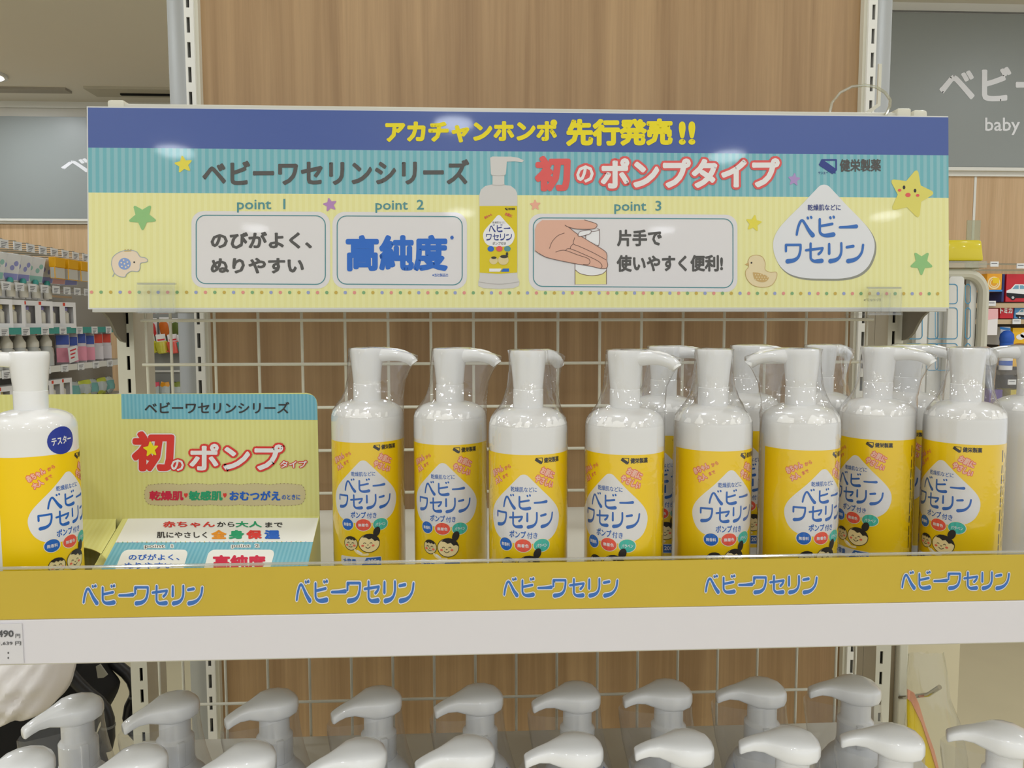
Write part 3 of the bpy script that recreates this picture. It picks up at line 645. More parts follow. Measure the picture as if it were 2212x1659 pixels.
for (x0, x1, ya, yb), w in (((301, 383, 611, 677), 'left'), ((1870, 1942, 620, 681), 'right')):
    a, b = at(x0, yb, 0.798).x, at(x1, yb, 0.798).x; zb, ztop = at((x0 + x1) / 2, yb, 0.798).z, at((x0 + x1) / 2, ya, 0.798).z
    c = empty('sign_clip', ((a + b) / 2, 0.80, zb), 'clear plastic clip under the board, below the printed ' + ('elephant' if w == 'left' else 'teardrop emblem'), 'clip', None)
    mk('front_plate', G().box(a, b, 0.7935, 0.7950, zb, ztop), CLEARC, c, smooth=0, bevel=0.0005)
    mk('bottom_lip', G().box(a, b, 0.7952, 0.845, zb, zb + 0.0022).box(a, b, 0.790, 0.7934, zb, zb + 0.002), CLEARC, c, smooth=0)
    mk('top_fold', G().box(a, b, 0.7955, 0.7985, ztop - 0.0018, ztop), mat('clip_edge', (206, 204, 170), 0.3), c, smooth=0)
    for k in (0.38, 0.62, 0.97):
        mk('rib', G().box(a + (b - a) * k - 0.0004, a + (b - a) * k + 0.0004, 0.7915, 0.7934, zb + 0.002, ztop - 0.006), CLEARC, c, smooth=0)

# ------------------------------------------------------------------ pump bottles
BOT = mat('white_plastic', (236, 234, 231), 0.34, 0.45, coat=0.8)
CAPM = mat('white_cap_plastic', (240, 239, 238), 0.28, 0.5, coat=0.9)
LABY = mat('label_yellow', (254, 212, 0), 0.36, 0.4)
FILM = clear('shrink_film', (0.985, 0.985, 0.985), 0.048, 0.8, 0.02, 0.006, crinkle=0.16)
FILM2 = clear('crinkled_film', (0.97, 0.97, 0.97), 0.065, 0.75, 0.03, 0.05, crinkle=0.35)
RB = 0.0285
MM = Surf((0, 0, 0), (1, 0, 0), (0, 0, 1), lambda x, y: (x * 0.001, -y * 0.001))   # label drawing in millimetres, y down from the label's top edge
def bend(pr, name, parent, R=RB, ztop=0.126, step=0.0022):
    "cut a flat print into narrow strips and wrap it round the bottle"
    g = pr.g; me = bpy.data.meshes.new(name); me.from_pydata([tuple(p) for p in g.v], [], g.f)
    for m in pr.mats: me.materials.append(m)
    me.polygons.foreach_set('material_index', g.m)
    bm = bmesh.new(); bm.from_mesh(me)
    xs = [v.co.x for v in bm.verts]; k = math.ceil(min(xs) / step)
    while k * step < max(xs):
        bmesh.ops.bisect_plane(bm, geom=bm.verts[:] + bm.edges[:] + bm.faces[:], dist=1e-7, plane_co=(k * step, 0, 0), plane_no=(1, 0, 0)); k += 1
    for v in bm.verts:
        r = R + 0.00006 - v.co.y * 0.55; a = v.co.x / R; z = v.co.z
        v.co = (r * sin(a), -r * cos(a), ztop + z)
    bm.to_mesh(me); bm.free()
    me.polygons.foreach_set('use_smooth', [False] * len(me.polygons)); me.update()
    return link(name, me, parent)
def make_bottle():
    e = empty('pump_bottle', (0, 0, 0), world=False)
    prof = [(.020, 0), (.0290, .0002), (.0303, .0016), (.0306, .004), (.0304, .011), (.0296, .0155), (.0288, .0185), (.0285, .021), (.0285, .142), (.0281, .1455), (.0270, .1485), (.0250, .1512), (.0215, .1535), (.0170, .1552), (.0128, .1562), (.011, .1565)]
    body = mk('body', G().lathe(prof, 64), BOT, e, loc=(0, 0, 0))
    mk('collar', G().lathe([(.0108, .1560), (.0110, .157), (.0110, .1692), (.0104, .1700)], 40), CAPM, e, loc=(0, 0, 0))
    lab = G(); n = 88; a0, a1 = radians(-93), radians(172); v = []
    for i in range(n + 1):
        a = a0 + (a1 - a0) * i / n
        for z in (.026, .126): v.append(((RB + .00005) * sin(a), -(RB + .00005) * cos(a), z))
    lab.add(v, [(2 * i, 2 * i + 2, 2 * i + 3, 2 * i + 1) for i in range(n)])
    L = mk('label', lab, LABY, e, loc=(0, 0, 0), smooth=60, recalc=False)
    RIM2 = INK('label_rim', (250, 236, 210)); SAL = INK('salmon', (240, 116, 92)); BB = INK('label_blue', (40, 104, 190)); BK = INK('label_black', (48, 44, 40)); TQ = INK('turquoise', (72, 186, 168)); RR = INK('badge_red', (238, 92, 72)); PINKT = INK('pale_pink', (250, 196, 172)); FC = INK('cheek_cream', (244, 224, 168))
    bend(Print(MM).poly(teardrop(0, 13.6, 27.5, 0, 62.5), PAPER, 1), 'teardrop', L)
    bend(Print(MM).brand('ベビー', (-15.5, 27.6, 15.5, 38.6), BB, 2).brand('ワセリン', (-22, 39.8, 21.5, 51.4), BB, 2), 'brand_lettering', L)
    p = Print(MM).text('乾燥肌などに', (-9.5, 22.4, 9, 26), BB, 2, 0.01).text('ポンプ', (-10.5, 53.4, 1.5, 58.6), BB, 2, 0.03).text('付き', (2.2, 54.4, 9.5, 58.8), BB, 2, 0.015)
    p.text('赤ちゃん', (-27.5, 10.5, -15.5, 15.2), PINKT, 2, 0.05, rot=-0.5, rim=SAL, rimw=0.11).text('から', (-14.6, 7.6, -9.4, 10.4), SAL, 2, 0.03, rot=-0.45).text('大人', (-24, 17.2, -17.2, 21.4), PINKT, 2, 0.05, rot=-0.5, rim=SAL, rimw=0.11).text('まで', (-16.2, 14.2, -11.4, 16.8), SAL, 2, 0.03, rot=-0.5)
    p.text('お肌に', (11.5, 10.6, 23.0, 15.6), PINKT, 2, 0.05, rot=0.45, rim=SAL, rimw=0.11).text('やさしい', (7.4, 16.4, 22.0, 21.4), PINKT, 2, 0.05, rot=0.45, rim=SAL, rimw=0.11)
    bend(p, 'slogan_lettering', L)
    bend(maker(Print(MM), 7.5, 1.9, 27, 6.6, BK, BK, 1, 0.035), 'maker_logo', L)
    for cx, rx, c, t in ((-13.6, 5.0, BB, '無香料'), (-0.6, 5.8, RR, '無着色'), (12.6, 5.8, TQ, 'パラベン')):
        bend(Print(MM).poly(ell(cx, 63.8, rx + .5, 5.0), RIM2, 2).poly(ell(cx, 63.8, rx, 4.5), c, 3).text(t, (cx - rx * .68, 62.6, cx + rx * .68, 65.2), PAPER, 4, 0.02), 'badge', L)
    p = Print(MM).line(ell(-11, 78.6, 5.7, 5.4, 20), .22, BK, 3, False, True).poly(ell(-11, 78.6, 5.7, 5.4), FC, 2)
    p.poly(ell(3.6, 78.2, 8.0, 7.2), FC, 4).line(ell(3.6, 78.2, 8.0, 7.2, 24), .22, BK, 5, False, True)
    p.poly([(-15.2, 75.0), (-13.2, 73.4), (-10.5, 72.9), (-7.8, 73.6), (-6.6, 75.4), (-8, 76.2), (-9.2, 75.2), (-10.4, 76), (-11.8, 75), (-13, 76)], BK, 6)
    p.poly([(-1.6, 73.4), (1, 71.4), (4, 70.7), (7.4, 71.6), (10, 74), (11.6, 77.6), (9.6, 76.2), (7.8, 76.8), (5.6, 74.4), (3.4, 75.2), (1.4, 73.8)], BK, 6).poly(ell(9.4, 69.4, 2.6, 3.9, 16, .35), BK, 6)
    for cx, cy, k in ((-11, 79, .8), (2.6, 79, 1.0)):
        for s in (-1, 1): p.line([(cx + s * 2.4 * k - .9, cy - .6), (cx + s * 2.4 * k, cy - 1.3), (cx + s * 2.4 * k + .9, cy - .6)], .2, BK, 6).poly(ell(cx + s * 3.9 * k, cy + 1.1, 1.1, .8, 10), SAL, 6)
        p.line([(cx - 1.8 * k, cy + 2), (cx, cy + 3.1 * k), (cx + 1.8 * k, cy + 2)], .22, BK, 6).line([(cx - .5, cy + .4), (cx, cy + .8), (cx + .5, cy + .4)], .18, BK, 6)
    p.line([(-7.5, 83.6), (-5, 86), (-1, 87.2), (2.4, 87)], .9, FC, 3).line([(-5.4, 84.2), (-2.2, 86.2)], .7, PAPER, 4)
    bend(p, 'family_drawing', L)
    p = Print(MM).poly(rrect(-21, 89.2, 13, 97, 1.6), PAPER, 1).poly([(-3, 96.5), (1.4, 89.8), (12, 89.8), (12.4, 90.2), (12.4, 96.2), (12, 96.5)], BB, 2).text('大容量', (-18.6, 90.8, -6.5, 95.2), BB, 2, 0.03).text('200g', (2.2, 91, 11, 95.4), PAPER, 3, 0.02)
    bend(p, 'size_box', L)
    p = Print(MM)
    for c in range(3):
        random.seed(c); y = 5 + c * 2
        while y < 94:
            h = random.uniform(3, 9); p.line([(46 + c * 3.4, y), (46 + c * 3.4, min(y + h, 96))], 0.32 if c else .6, BK, 1, False); y += h + random.uniform(1, 4)
    bend(p, 'side_print', L)
    head = mk('pump_head', G().lathe([(.0098, .1682), (.0104, .1685), (.0107, .1700), (.0118, .182), (.0130, .1925), (.0131, .1952), (.0126, .1969), (.0114, .1975), (.004, .1976)], 48), CAPM, e, loc=(0, 0, 0))
    noz = G(); P = [(.006, 0, .1914), (.012, 0, .1918), (.018, 0, .1924), (.024, 0, .1922), (.029, 0, .1912), (.0335, 0, .1892), (.0365, 0, .1868), (.0378, 0, .1852)]
    noz.tube(P, [.0052, .0054, .0053, .0051, .0048, .0045, .0042, .0038], 18, flat=1.2)
    mk('nozzle', noz, CAPM, head, loc=(0, 0, 0))
    # shrink film: round at the shoulder, drawn up to the outline of head and nozzle
    def rtop(t):
        best = 0.0138
        for i in range(25):
            c = .0345 * i / 24; r = .0138 + (.0070 - .0138) * i / 24; d = c * cos(t); q = r * r - (c * sin(t)) ** 2
            if q >= 0: best = max(best, d + math.sqrt(q))
        return best
    rings = []; n = 56; random.seed(4)
    wr = [[random.uniform(-1, 1) for _ in range(n)] for _ in range(14)]
    lev = [(.022, 0), (.080, 0), (.138, 0), (.1445, .03), (.149, .13), (.1535, .34), (.158, .56), (.164, .76), (.172, .90), (.181, .97), (.189, 1.0), (.1945, 1.0), (.1975, .985), (.1984, .86)]
    for li, (z, s) in enumerate(lev):
        ring = []
        for k in range(n):
            t = 2 * pi * k / n; rb = .02885; q = rtop(t); r = rb + (q - rb) * (s if q < rb else max(0, min(1, (z - .166) / .024)) ** 1.5)
            if 3 < li < 13: r += .0006 * wr[li][k] + .0004 * sin(7 * t + li)
            if li == 13: r = (rtop(t) - .003) * .9
            dz = -(.0105 * max(0, cos(t)) ** 3 * max(0, (r - .016) / .024)) if li >= 11 else 0
            ring.append((r * cos(t), r * sin(t), z + dz * (0.55 if li >= 11 else 0)))
        rings.append(ring)
    fg = G().loft(rings, cap=False); k = len(fg.v); o = (len(rings) - 1) * n
    fg.add([(0.0, 0, .1985)], []); fg.f += [(o + i, o + (i + 1) % n, k) for i in range(n)]; fg.m += [0] * n
    fg.m = [0 if i < 3 * n else 1 for i in range(len(fg.f))]
    mk('shrink_film', fg, [FILM, FILM2], e, loc=(0, 0, 0), smooth=50)
    return e
proto = make_bottle()
GB = 'yellow-labelled pump bottles on the display shelf'
def put_bottle(X, Y, lab, noz, label, film=True, first=False, group=GB):
    o = proto if first else copy_tree(proto)
    o.location = (X, Y, ZS + 0.0002); o.rotation_euler.z = -math.atan2(X, Y) + radians(lab); tag(o, label, 'bottle', group)
    for c in list(o.children):
        if c.name.startswith(('pump_head', 'shrink_film')): c.rotation_euler.z = radians(noz - lab)
        if not film and c.name.startswith('shrink_film'): bpy.data.objects.remove(c)
    return o
BL = [(-.0862, .6150, -8, -12, 'film-wrapped pump bottle standing next to the tester display card'),
      (-.0199, .6000, -12, -14, 'film-wrapped pump bottle standing second from the tester display card'),
      (.0381, .5527, -6, 52, 'film-wrapped pump bottle standing third from the tester display card, spout turned back'),
      (.1079, .5487, -20, -18, 'front pump bottle with spout overlapping the pump head of a bottle behind'),
      (.1762, .5600, 28, 95, 'front pump bottle with its spout hidden behind the head and label turned aside'),
      (.2423, .5600, 37, 190, 'front pump bottle with the white spout pointing toward the tester'),
      (.3243, .6026, -30, -8, 'front pump bottle squeezed half behind its neighbour, label turned toward the tester'),
      (.3800, .5764, -29, 64, 'front pump bottle with label turned toward the tester and spout turned back'),
      (.4630, .6160, 150, 196, 'pump bottle at the shelf end showing its bare cream back'),
      (.1583, .6380, 0, 16, 'rear pump bottle behind the gap of the fourth and fifth front bottles'),
      (.2365, .6600, 10, -12, 'rear pump bottle behind the one whose spout points to the tester'),
      (.3040, .6620, 20, 52, 'rear pump bottle with short turned-back spout, between two front bottles'),
      (.3800, .6580, -20, -14, 'rear pump bottle in crinkled film behind the last front bottles')]
for i, (X, Y, l, nz, t) in enumerate(BL): put_bottle(X, Y, l, nz, t, first=(i == 0))
TX, TY = -.3170, .5620
ts = put_bottle(TX, TY, 44, 184, 'tester pump bottle without film, round blue sticker on its shoulder', film=False)
st = Print(MM).poly(ell(-3.5, -9.3, 10.2, 9.8), mat('sticker_blue', (38, 58, 158), 0.35), 1).text('テスター', (-11, -12.2, 4.2, -6.6), PAPER, 2, 0.03, rot=-0.06)
bend(st, 'tester_sticker', ts)

# ------------------------------------------------------------------ folded tester display card
YC = .632
cl, cr = at(-45, 850, YC).x, at(688, 1000, YC).x; ct, cf = at(300, 851, YC).z, at(480, 1118, YC).z
cd = empty('display_card', ((cl + cr) / 2, YC, ZS), 'folded pale yellow display card for the tester, with teal header band', 'display card')
CARD = stripes('card_yellow', (222, 219, 140), (219, 215, 133), 0.0040, rough=0.5)
CTEAL = stripes('card_teal', (106, 172, 190), (126, 184, 198), 0.0031, rough=0.45)
CBACK = mat('card_board', (224, 222, 205), 0.7)
def yz(fn): return fn
rr = 0.009
out = [(cl, ZS), (cr, ZS), (cr, ct - rr)] + [(cr - rr + rr * cos(a), ct - rr + rr * sin(a)) for a in (pi / 8 * i for i in range(1, 5))] + [(cl, ct)]
mk('back_panel', G().prism(out, lambda u, w, d: (u, d, w), YC, YC + .0009), [CARD], cd, smooth=0)
CS = Surf((0, YC, ZC), (1, 0, 0), (0, 0, 1))
bx0 = at(262, 880, YC).x
Print(CS).poly([(262, 851), (664, 851), (676, 854), (683, 862), (685, 874), (686, 907), (263, 905)], CTEAL, 1).build('teal_band', cd)
CRED = INK('card_red', (222, 62, 56)); CBLUE = INK('card_blue', (40, 100, 196)); CGRN = INK('card_green', (44, 160, 110)); CORG = INK('card_orange', (236, 150, 40)); CCRM = INK('crimson', (206, 40, 70))
Print(CS).text('ベビーワセリンシリーズ', (313, 868, 625, 893), BLACK, 3, 0.02).build('series_lettering', cd)
p = Print(CS).text('初', (285, 931, 377, 1018), CRED, 3, 0.05, rim=PAPER, rimw=0.03).text('の', (370, 992, 398, 1017), PAPER, 5, 0.03, rim=CRED, rimw=0.10).text('ポンプ', (410, 958, 612, 1016), PAPER, 5, 0.035, rim=CRED, rimw=0.07).text('タイプ', (606, 995, 663, 1010), PAPER, 5, 0.02, rim=CRED, rimw=0.10)
p.poly(star(327, 970, 17, .1), INK('star_bright', (246, 226, 40)), 6); p.build('pump_type_lettering', cd)
bub = []
for x in range(0, 321, 8): bub.append((326 + x, 1047 - 2.6 * abs(sin(x * pi / 64))))
for i in range(1, 8): bub.append((646 + 14 * sin(pi * i / 8), 1068 - 22 * cos(pi * i / 8)))
for x in range(320, -1, -8): bub.append((326 + x, 1090 + 2.6 * abs(sin(x * pi / 64))))
for i in range(1, 8): bub.append((326 - 14 * sin(pi * i / 8), 1068 + 22 * cos(pi * i / 8)))
p = Print(CS).poly(bub, INK('bubble_tan', (206, 192, 146)), 1)
for i in range(len(bub)): p.poly(ell(bub[i][0], bub[i][1], 1.1, 1.1, 6), INK('bubble_dot', (160, 140, 100)), 2)
p.text('乾燥肌', (323, 1060, 397, 1081), CCRM, 3, 0.04).text('♥', (398, 1065, 406, 1075), CRED, 3, 0.0).text('敏感肌', (408, 1060, 481, 1081), CGRN, 3, 0.04).text('♥', (482, 1065, 490, 1075), CRED, 3, 0.0).text('おむつがえ', (496, 1060, 606, 1081), CBLUE, 3, 0.04).text('のときに', (609, 1068, 649, 1079), CBLUE, 3, 0.02)
p.build('skin_lettering', cd)
# sloping front leaf
yf, zf = .522, cf - (YC - .522) * .49
sl = Vector((0, YC - yf, cf - zf)).normalized()
SS = Surf((0, yf, zf), (1, 0, 0), sl); LEN = math.hypot(YC - yf, cf - zf)
xs_ = at(232, 1170, .605).x
def leaf(x0, x1, hole=None):
    g = G(); P = lambda u, v, d: SS.P(u, v, d)
    if not hole:
        v = [P(u, w, d) for d in (-.0009, 0) for w in (0, LEN) for u in (x0, x1)]
        return g.add(v, [(0, 2, 3, 1), (4, 5, 7, 6), (0, 1, 5, 4), (2, 6, 7, 3), (0, 4, 6, 2), (1, 3, 7, 5)])
    hx, hy, hr_ = hole; n = 48; top = []; rim = []
    for i in range(n):
        a = 2 * pi * i / n; c, s_ = cos(a), sin(a); rim.append((hx + hr_ * c, hy + hr_ * s_))
        t = min(((x1 - hx) / c if c > 1e-6 else (x0 - hx) / c if c < -1e-6 else 9), ((LEN - hy) / s_ if s_ > 1e-6 else (0 - hy) / s_ if s_ < -1e-6 else 9)); top.append((hx + t * c, hy + t * s_))
    v = [P(*q, 0) for q in rim] + [P(*q, 0) for q in top] + [P(*q, -.0009) for q in rim]
    return g.add(v, [(i, (i + 1) % n, (i + 1) % n + n, i + n) for i in range(n)] + [(i, i + 2 * n, (i + 1) % n + 2 * n, (i + 1) % n) for i in range(n)])
mk('front_leaf', leaf(xs_, cr), CARD, cd, smooth=0)
mk('tester_stand_leaf', leaf(cl, xs_ - .0004, (TX + .004, LEN * .42, .0385)), CARD, cd, smooth=0)
for x in (cl, cr - .0009): mk('side_leaf', G().prism([(YC, ZS), (YC, cf - .001), (yf, zf - .001), (yf, ZS)], lambda u, w, d: (d, u, w), x, x + .0009), CARD, cd, smooth=0)
mk('front_fold', G().box(cl, cr, yf - .0009, yf, ZS, zf - .0005), CARD, cd, smooth=0)
SB = mat('leaf_white', (236, 234, 226), 0.5)
L0 = lambda y: (277 - (y - 1120) * .53, y); R0 = lambda y: (688 - (y - 1118) * .22, y)
p = Print(SS).poly([L0(1120), R0(1119), R0(1171), L0(1172)], SB, 1).poly([L0(1172), R0(1171), R0(1300), L0(1300)], CTEAL, 1)
for i in range(40): p.poly(ell(255 + i * 10.4, 1172 - i * .02, 1.3, 1.0, 8), DOT[i % 4], 3)
p.build('leaf_print', cd)
p = Print(SS).text('赤ちゃん', (352, 1127, 465, 1140), CRED, 3, .03).text('から', (469, 1128, 507, 1139), BLACK, 3, .02).text('大人', (509, 1127, 566, 1140), CGRN, 3, .03).text('まで', (573, 1129, 611, 1140), BLACK, 3, .02)
p.text('肌にやさしく', (339, 1150, 448, 1163), BLACK, 3, .02)
for t, x, c in (('全', 456, CORG), ('身', 494, CGRN), ('保', 532, CRED), ('湿', 571, CBLUE)): p.text(t, (x, 1146, x + 34, 1165), c, 3, .06)
p.build('slogan_lettering', cd)
for x0, x1, t, tb, body_, c, bb in ((266, 408, 'point  1', (313, 1177, 373, 1186), 'のびがよく、', CBLUE, (278, 1198, 388, 1211)), (452, 595, 'point  2', (501, 1176, 560, 1185), '高純度', CCRM, (460, 1200, 576, 1232))):
    p = Print(SS).poly([(a - (b - 1188) * (.4 if a < 340 else .28), b) for a, b in rrect(x0, 1188, x1, 1262, 12)], SB, 2).text(t, tb, BLACK, 3, .0, rim=SB, rimw=.12).text(body_, bb, c, 3, .02 if c is CBLUE else .05)
    if c is CBLUE: p.text('ぬりやすい', (268, 1216, 375, 1230), c, 3, .02)
    p.build('point_box', cd)

# ------------------------------------------------------------------ foam pump bottles on the lower shelf
FH = mat('foam_head_plastic', (246, 246, 247), 0.3, 0.5, coat=0.8)
FBODY = mat('foam_body_plastic', (242, 243, 245), 0.35, 0.45)
def make_foam():
    e = empty('foam_pump_bottle', (0, 0, 0), world=False)
    mk('body', G().lathe([(.030, 0), (.0325, .002), (.0335, .006), (.0335, .070), (.0325, .080), (.029, .091), (.0235, .100), (.0185, .1055), (.0165, .108), (.016, .112)], 48), FBODY, e, loc=(0, 0, 0))
    g = G().lathe([(.0150, .1085), (.0155, .110), (.0155, .132), (.0135, .1345), (.0128, .136), (.0128, .153)], 40)
    mk('collar', g, FH, e, loc=(0, 0, 0))
    g = G().box(-.003, .003, .0135, .0175, .113, .134).box(-.003, .003, -.0175, -.0135, .113, .134)
    mk('lock_tab', g, FH, e, loc=(0, 0, 0), bevel=.0008)
    sec = [(-.0215, .002, .1600, .1570), (-.0205, .0085, .1640, .1535), (-.0165, .0150, .1668, .1512), (-.0085, .0195, .1688, .1500), (0, .0205, .1696, .1498), (.008, .0186, .1692, .1502), (.016, .0132, .1674, .1518), (.024, .0086, .1656, .1538), (.032, .0070, .1634, .1540), (.038, .0066, .1610, .1522), (.0425, .0064, .1586, .1502), (.0436, .0052, .1574, .1508)]
    sec = [(a * .94, b * .94, c, d) for a, b, c, d in sec]
    rings = []
    for x, w, zt_, zb_ in sec:
        r = []; zm = (zt_ + zb_) / 2; hz = (zt_ - zb_) / 2
        for k in range(28):
            a = 2 * pi * k / 28; c, s_ = cos(a), sin(a); pw = .72
            r.append((x, w * math.copysign(abs(c) ** pw, c), zm + hz * math.copysign(abs(s_) ** .5, s_)))
        rings.append(r)
    mk('pump_head', G().loft(rings), FH, e, loc=(0, 0, 0), smooth=60)
    # clear film from the shoulder up to the head
    rg = []; n = 40
    def rt(t):
        best = .019
        for i in range(20):
            c = .038 * i / 19; r = .0205 + (.0075 - .0205) * i / 19; q = r * r - (c * sin(t)) ** 2
            if q >= 0: best = max(best, c * cos(t) + math.sqrt(q))
        return best
    for z, s_ in ((.06, 0), (.080, 0), (.092, .12), (.104, .38), (.118, .66), (.132, .85), (.145, .97), (.154, 1.0)):
        rg.append([((.0340 + (rt(2 * pi * k / n) - .0340) * s_) * cos(2 * pi * k / n), (.0340 + (rt(2 * pi * k / n) - .0340) * s_) * sin(2 * pi * k / n), z - (.004 * max(0, cos(2 * pi * k / n)) if s_ > .9 else 0)) for k in range(n)])
    mk('shrink_film', G().loft(rg, cap=False), clear('foam_film', (0.96, 0.96, 0.96), 0.04, 0.45, 0.08, 0.06), e, loc=(0, 0, 0), smooth=60)
    return e
foam = make_foam()
ZL = ZC - .491
def sticker(parent, kind):
    "printed patch wrapped on the shoulder"
    prof = [(.0336, .050), (.0336, .070), (.0326, .080), (.0291, .091), (.0237, .0998)]
    g = G(); n = 12; a0, a1 = (radians(-42), radians(28)) if kind == 'blue' else (radians(-150), radians(-95)); v = []
    for j, (r, z) in enumerate(prof):
        k = (1 - .16 * j) if kind == 'blue' else 1
        for i in range(n + 1):
            a = (a0 + a1) / 2 + (a1 - a0) / 2 * k * (2 * i / n - 1); v.append(((r + .0003) * cos(a), (r + .0003) * sin(a), z))
    f = [(j * (n + 1) + i, j * (n + 1) + i + 1, (j + 1) * (n + 1) + i + 1, (j + 1) * (n + 1) + i) for j in range(len(prof) - 1) for i in range(n)]
    g.add(v, f, 0)
    if kind == 'blue':
        for a, z, r in ((-.15, .088, .003), (.05, .080, .0035), (-.3, .074, .003)):
            rr_ = .0296 if z > .086 else .0330; c = Vector((rr_ * cos(a), rr_ * sin(a), z)); t = Vector((-sin(a), cos(a), 0)); u = Vector((-.35 * cos(a), -.35 * sin(a), .93)); nn = t.cross(u) * .0011
            g.add([c + nn + t * (r * cos(q)) + u * (r * sin(q)) for q in (2 * pi * i / 8 for i in range(8))], [tuple(range(8))], 1)
    return mk('shoulder_sticker', g, [mat('sticker_sky', (40, 112, 200), .4), INK('leaf_green', (190, 214, 90))], parent, loc=(0, 0, 0))
def redprint(parent):
    g = G()
    for cx, k in ((0, 1.0), (.016, .9)):
        pts = [(cx + .0055 * k * math.sqrt(i / 22) * cos(i * .95), .0055 * k * math.sqrt(i / 22) * sin(i * .95)) for i in range(23)]
        v, f = stroke2(pts, .00055)
        out = []
        for q_ in v:
            a = radians(-62) + q_[0] / .031; z = .083 + q_[1]; r = (.0336 if z < .07 else .0336 - (z - .07) ** 1.45 * 1.55) + .0006 + q_[2]
            out.append((r * cos(a), r * sin(a), z))
        g.add(out, f)
    return mk('red_print', g, INK('print_crimson', (206, 58, 84)), parent, loc=(0, 0, 0), smooth=0)
rows = [('back', .656, [(168, 1575), (378, 1575), (593, 1570), (818, 1568), (1037, 1560), (1247, 1550), (1444, 1545), (1646, 1540), (1848, 1540)]),
        ('front', .570, [(52, 1660), (300, 1660), (537, 1655), (778, 1655), (1012, 1650), (1246, 1640), (1484, 1635), (1712, 1630), (1935, 1625), (2170, 1620)])]
firstf = True
for nm, Y, pts in rows:
    for i, (x, y) in enumerate(pts):
        o = foam if firstf else copy_tree(foam); firstf = False
        X = at(x, y, Y).x
        o.location = (X, Y, ZL + .0002); o.rotation_euler.z = pi - math.atan2(X, Y) + radians(16 if nm == 'back' else 12)
        tag(o, 'white foam pump bottle in the rear lower row, %s from the pushchair end' % ORD[i] if nm == 'back' else 'white foam pump bottle in the foremost lower row, %s from the pushchair end' % ORD[i], 'bottle', 'foam pump bottles, rear row' if nm == 'back' else 'foam pump bottles, foremost row')
    
bpy.context.view_layer.update()
fl = [o for o in bpy.data.objects if o.name.startswith('foam_pump_bottle')]
sd_ = {}
for o in fl:
    X = o.location.x
    if X < .22:
        b = sticker(o, 'blue') if 'b' not in sd_ else link('shoulder_sticker', sd_['b'], o); sd_['b'] = b.data
        b.rotation_euler.z = -o.rotation_euler.z - math.atan2(X, o.location.y) + radians(-18)
    else:
        b = redprint(o) if 'r' not in sd_ else link('red_print', sd_['r'], o); sd_['r'] = b.data
        b.rotation_euler.z = -o.rotation_euler.z - math.atan2(X, o.location.y)

# ------------------------------------------------------------------ far shelving along the left aisle
XA = -2.0                                          # face of the fixture; it runs away from the viewer along Y
def along(px): return XA / ((at(px, 700, 1).x))     # depth at which the face stands over that photo column
def zat(px, py): return at(px, py, along(px)).z
LF = empty('aisle_shelving', (XA - .25, 3.6, 0), 'white shop shelving with hooks and price rails along the far aisle', 'shelving')
LG = mat('fixture_grey', (176, 176, 172), .5); TEALP = mat('teal_rail', (70, 160, 150), .45); DKS = mat('shelf_gap_dark', (70, 68, 62), .7)
ya, yb_ = 2.2, 4.62
mk('back_panel', G().box(XA - .42, XA - .40, ya, 5.2, 0, ZC + .30), LG, LF, smooth=0)
mk('base', G().box(XA - .40, XA, ya, yb_, 0, .12), WHITE, LF, smooth=0)
zB = zat(100, 709); zCc = zat(100, 793); zD = zat(100, 880)
for z, m in ((zB, TEALP), (zCc, WHITE), (zD, WHITE)):
    d = mk('shelf_deck', G().box(XA - .40, XA, ya, yb_, z - .02, z), SHELF, LF, smooth=0)
    mk('price_rail', G().box(XA, XA + .006, ya, yb_, z - .026, z + .004), m, LF, smooth=0)
for y in (2.3, 3.0, 3.7, 4.38): mk('upright', G().box(XA - .40, XA - .37, y - .015, y + .015, 0, ZC + .36), WHITE, LF, smooth=0)
for z in (zat(100, 545), zat(100, 628)):
    mk('hook_bar', G().box(XA - .36, XA - .345, ya, yb_, z - .006, z + .006), CHROME, LF, smooth=0)
TAGW = mat('tag_white', (236, 236, 236), .5); TAGR = INK('tag_red', (214, 60, 70)); TAGK = INK('tag_line', (120, 120, 124))
def ptag_mesh():
    g = G().box(0, .003, -.030, .030, -.036, 0, 0)
    for k in range(4): g.add([(.0034, -.022, -.010 - k * .007), (.0034, .020 - k * .006, -.010 - k * .007), (.0034, .020 - k * .006, -.013 - k * .007), (.0034, -.022, -.013 - k * .007)], [(0, 1, 2, 3)], 1)
    return mesh_of('price_tag', g, [TAGW, TAGK], 0)
PTM = ptag_mesh()
def hook_mesh():
    return mesh_of('display_hook', G().tube([(-.35, 0, 0), (-.02, 0, 0), (0, 0, .004), (.004, 0, .014)], .0025, 6).tube([(-.35, 0, .03), (-.002, 0, .03), (.002, 0, .026)], .002, 6), CHROME)
HKM = hook_mesh()
def hook_tag(y, z, rowname, nth):
    e = empty('display_hook', (XA, y, z), 'chrome hook with white price tag, %s from the cup rack in the %s' % (nth, rowname), 'hook', 'tagged hooks, ' + rowname + ' of the aisle shelving', world=False)
    link('wire', HKM, e); t = link('price_tag', PTM, e); t.location = (.006, 0, .026)
ycols = [3.0 + .098 * i for i in range(13)]
for i, y in enumerate(ycols): hook_tag(y, zat(100, 545), 'top row', ORD[12 - i])
for i, y in enumerate(ycols): hook_tag(y, zat(100, 628), 'second row', ORD[12 - i])
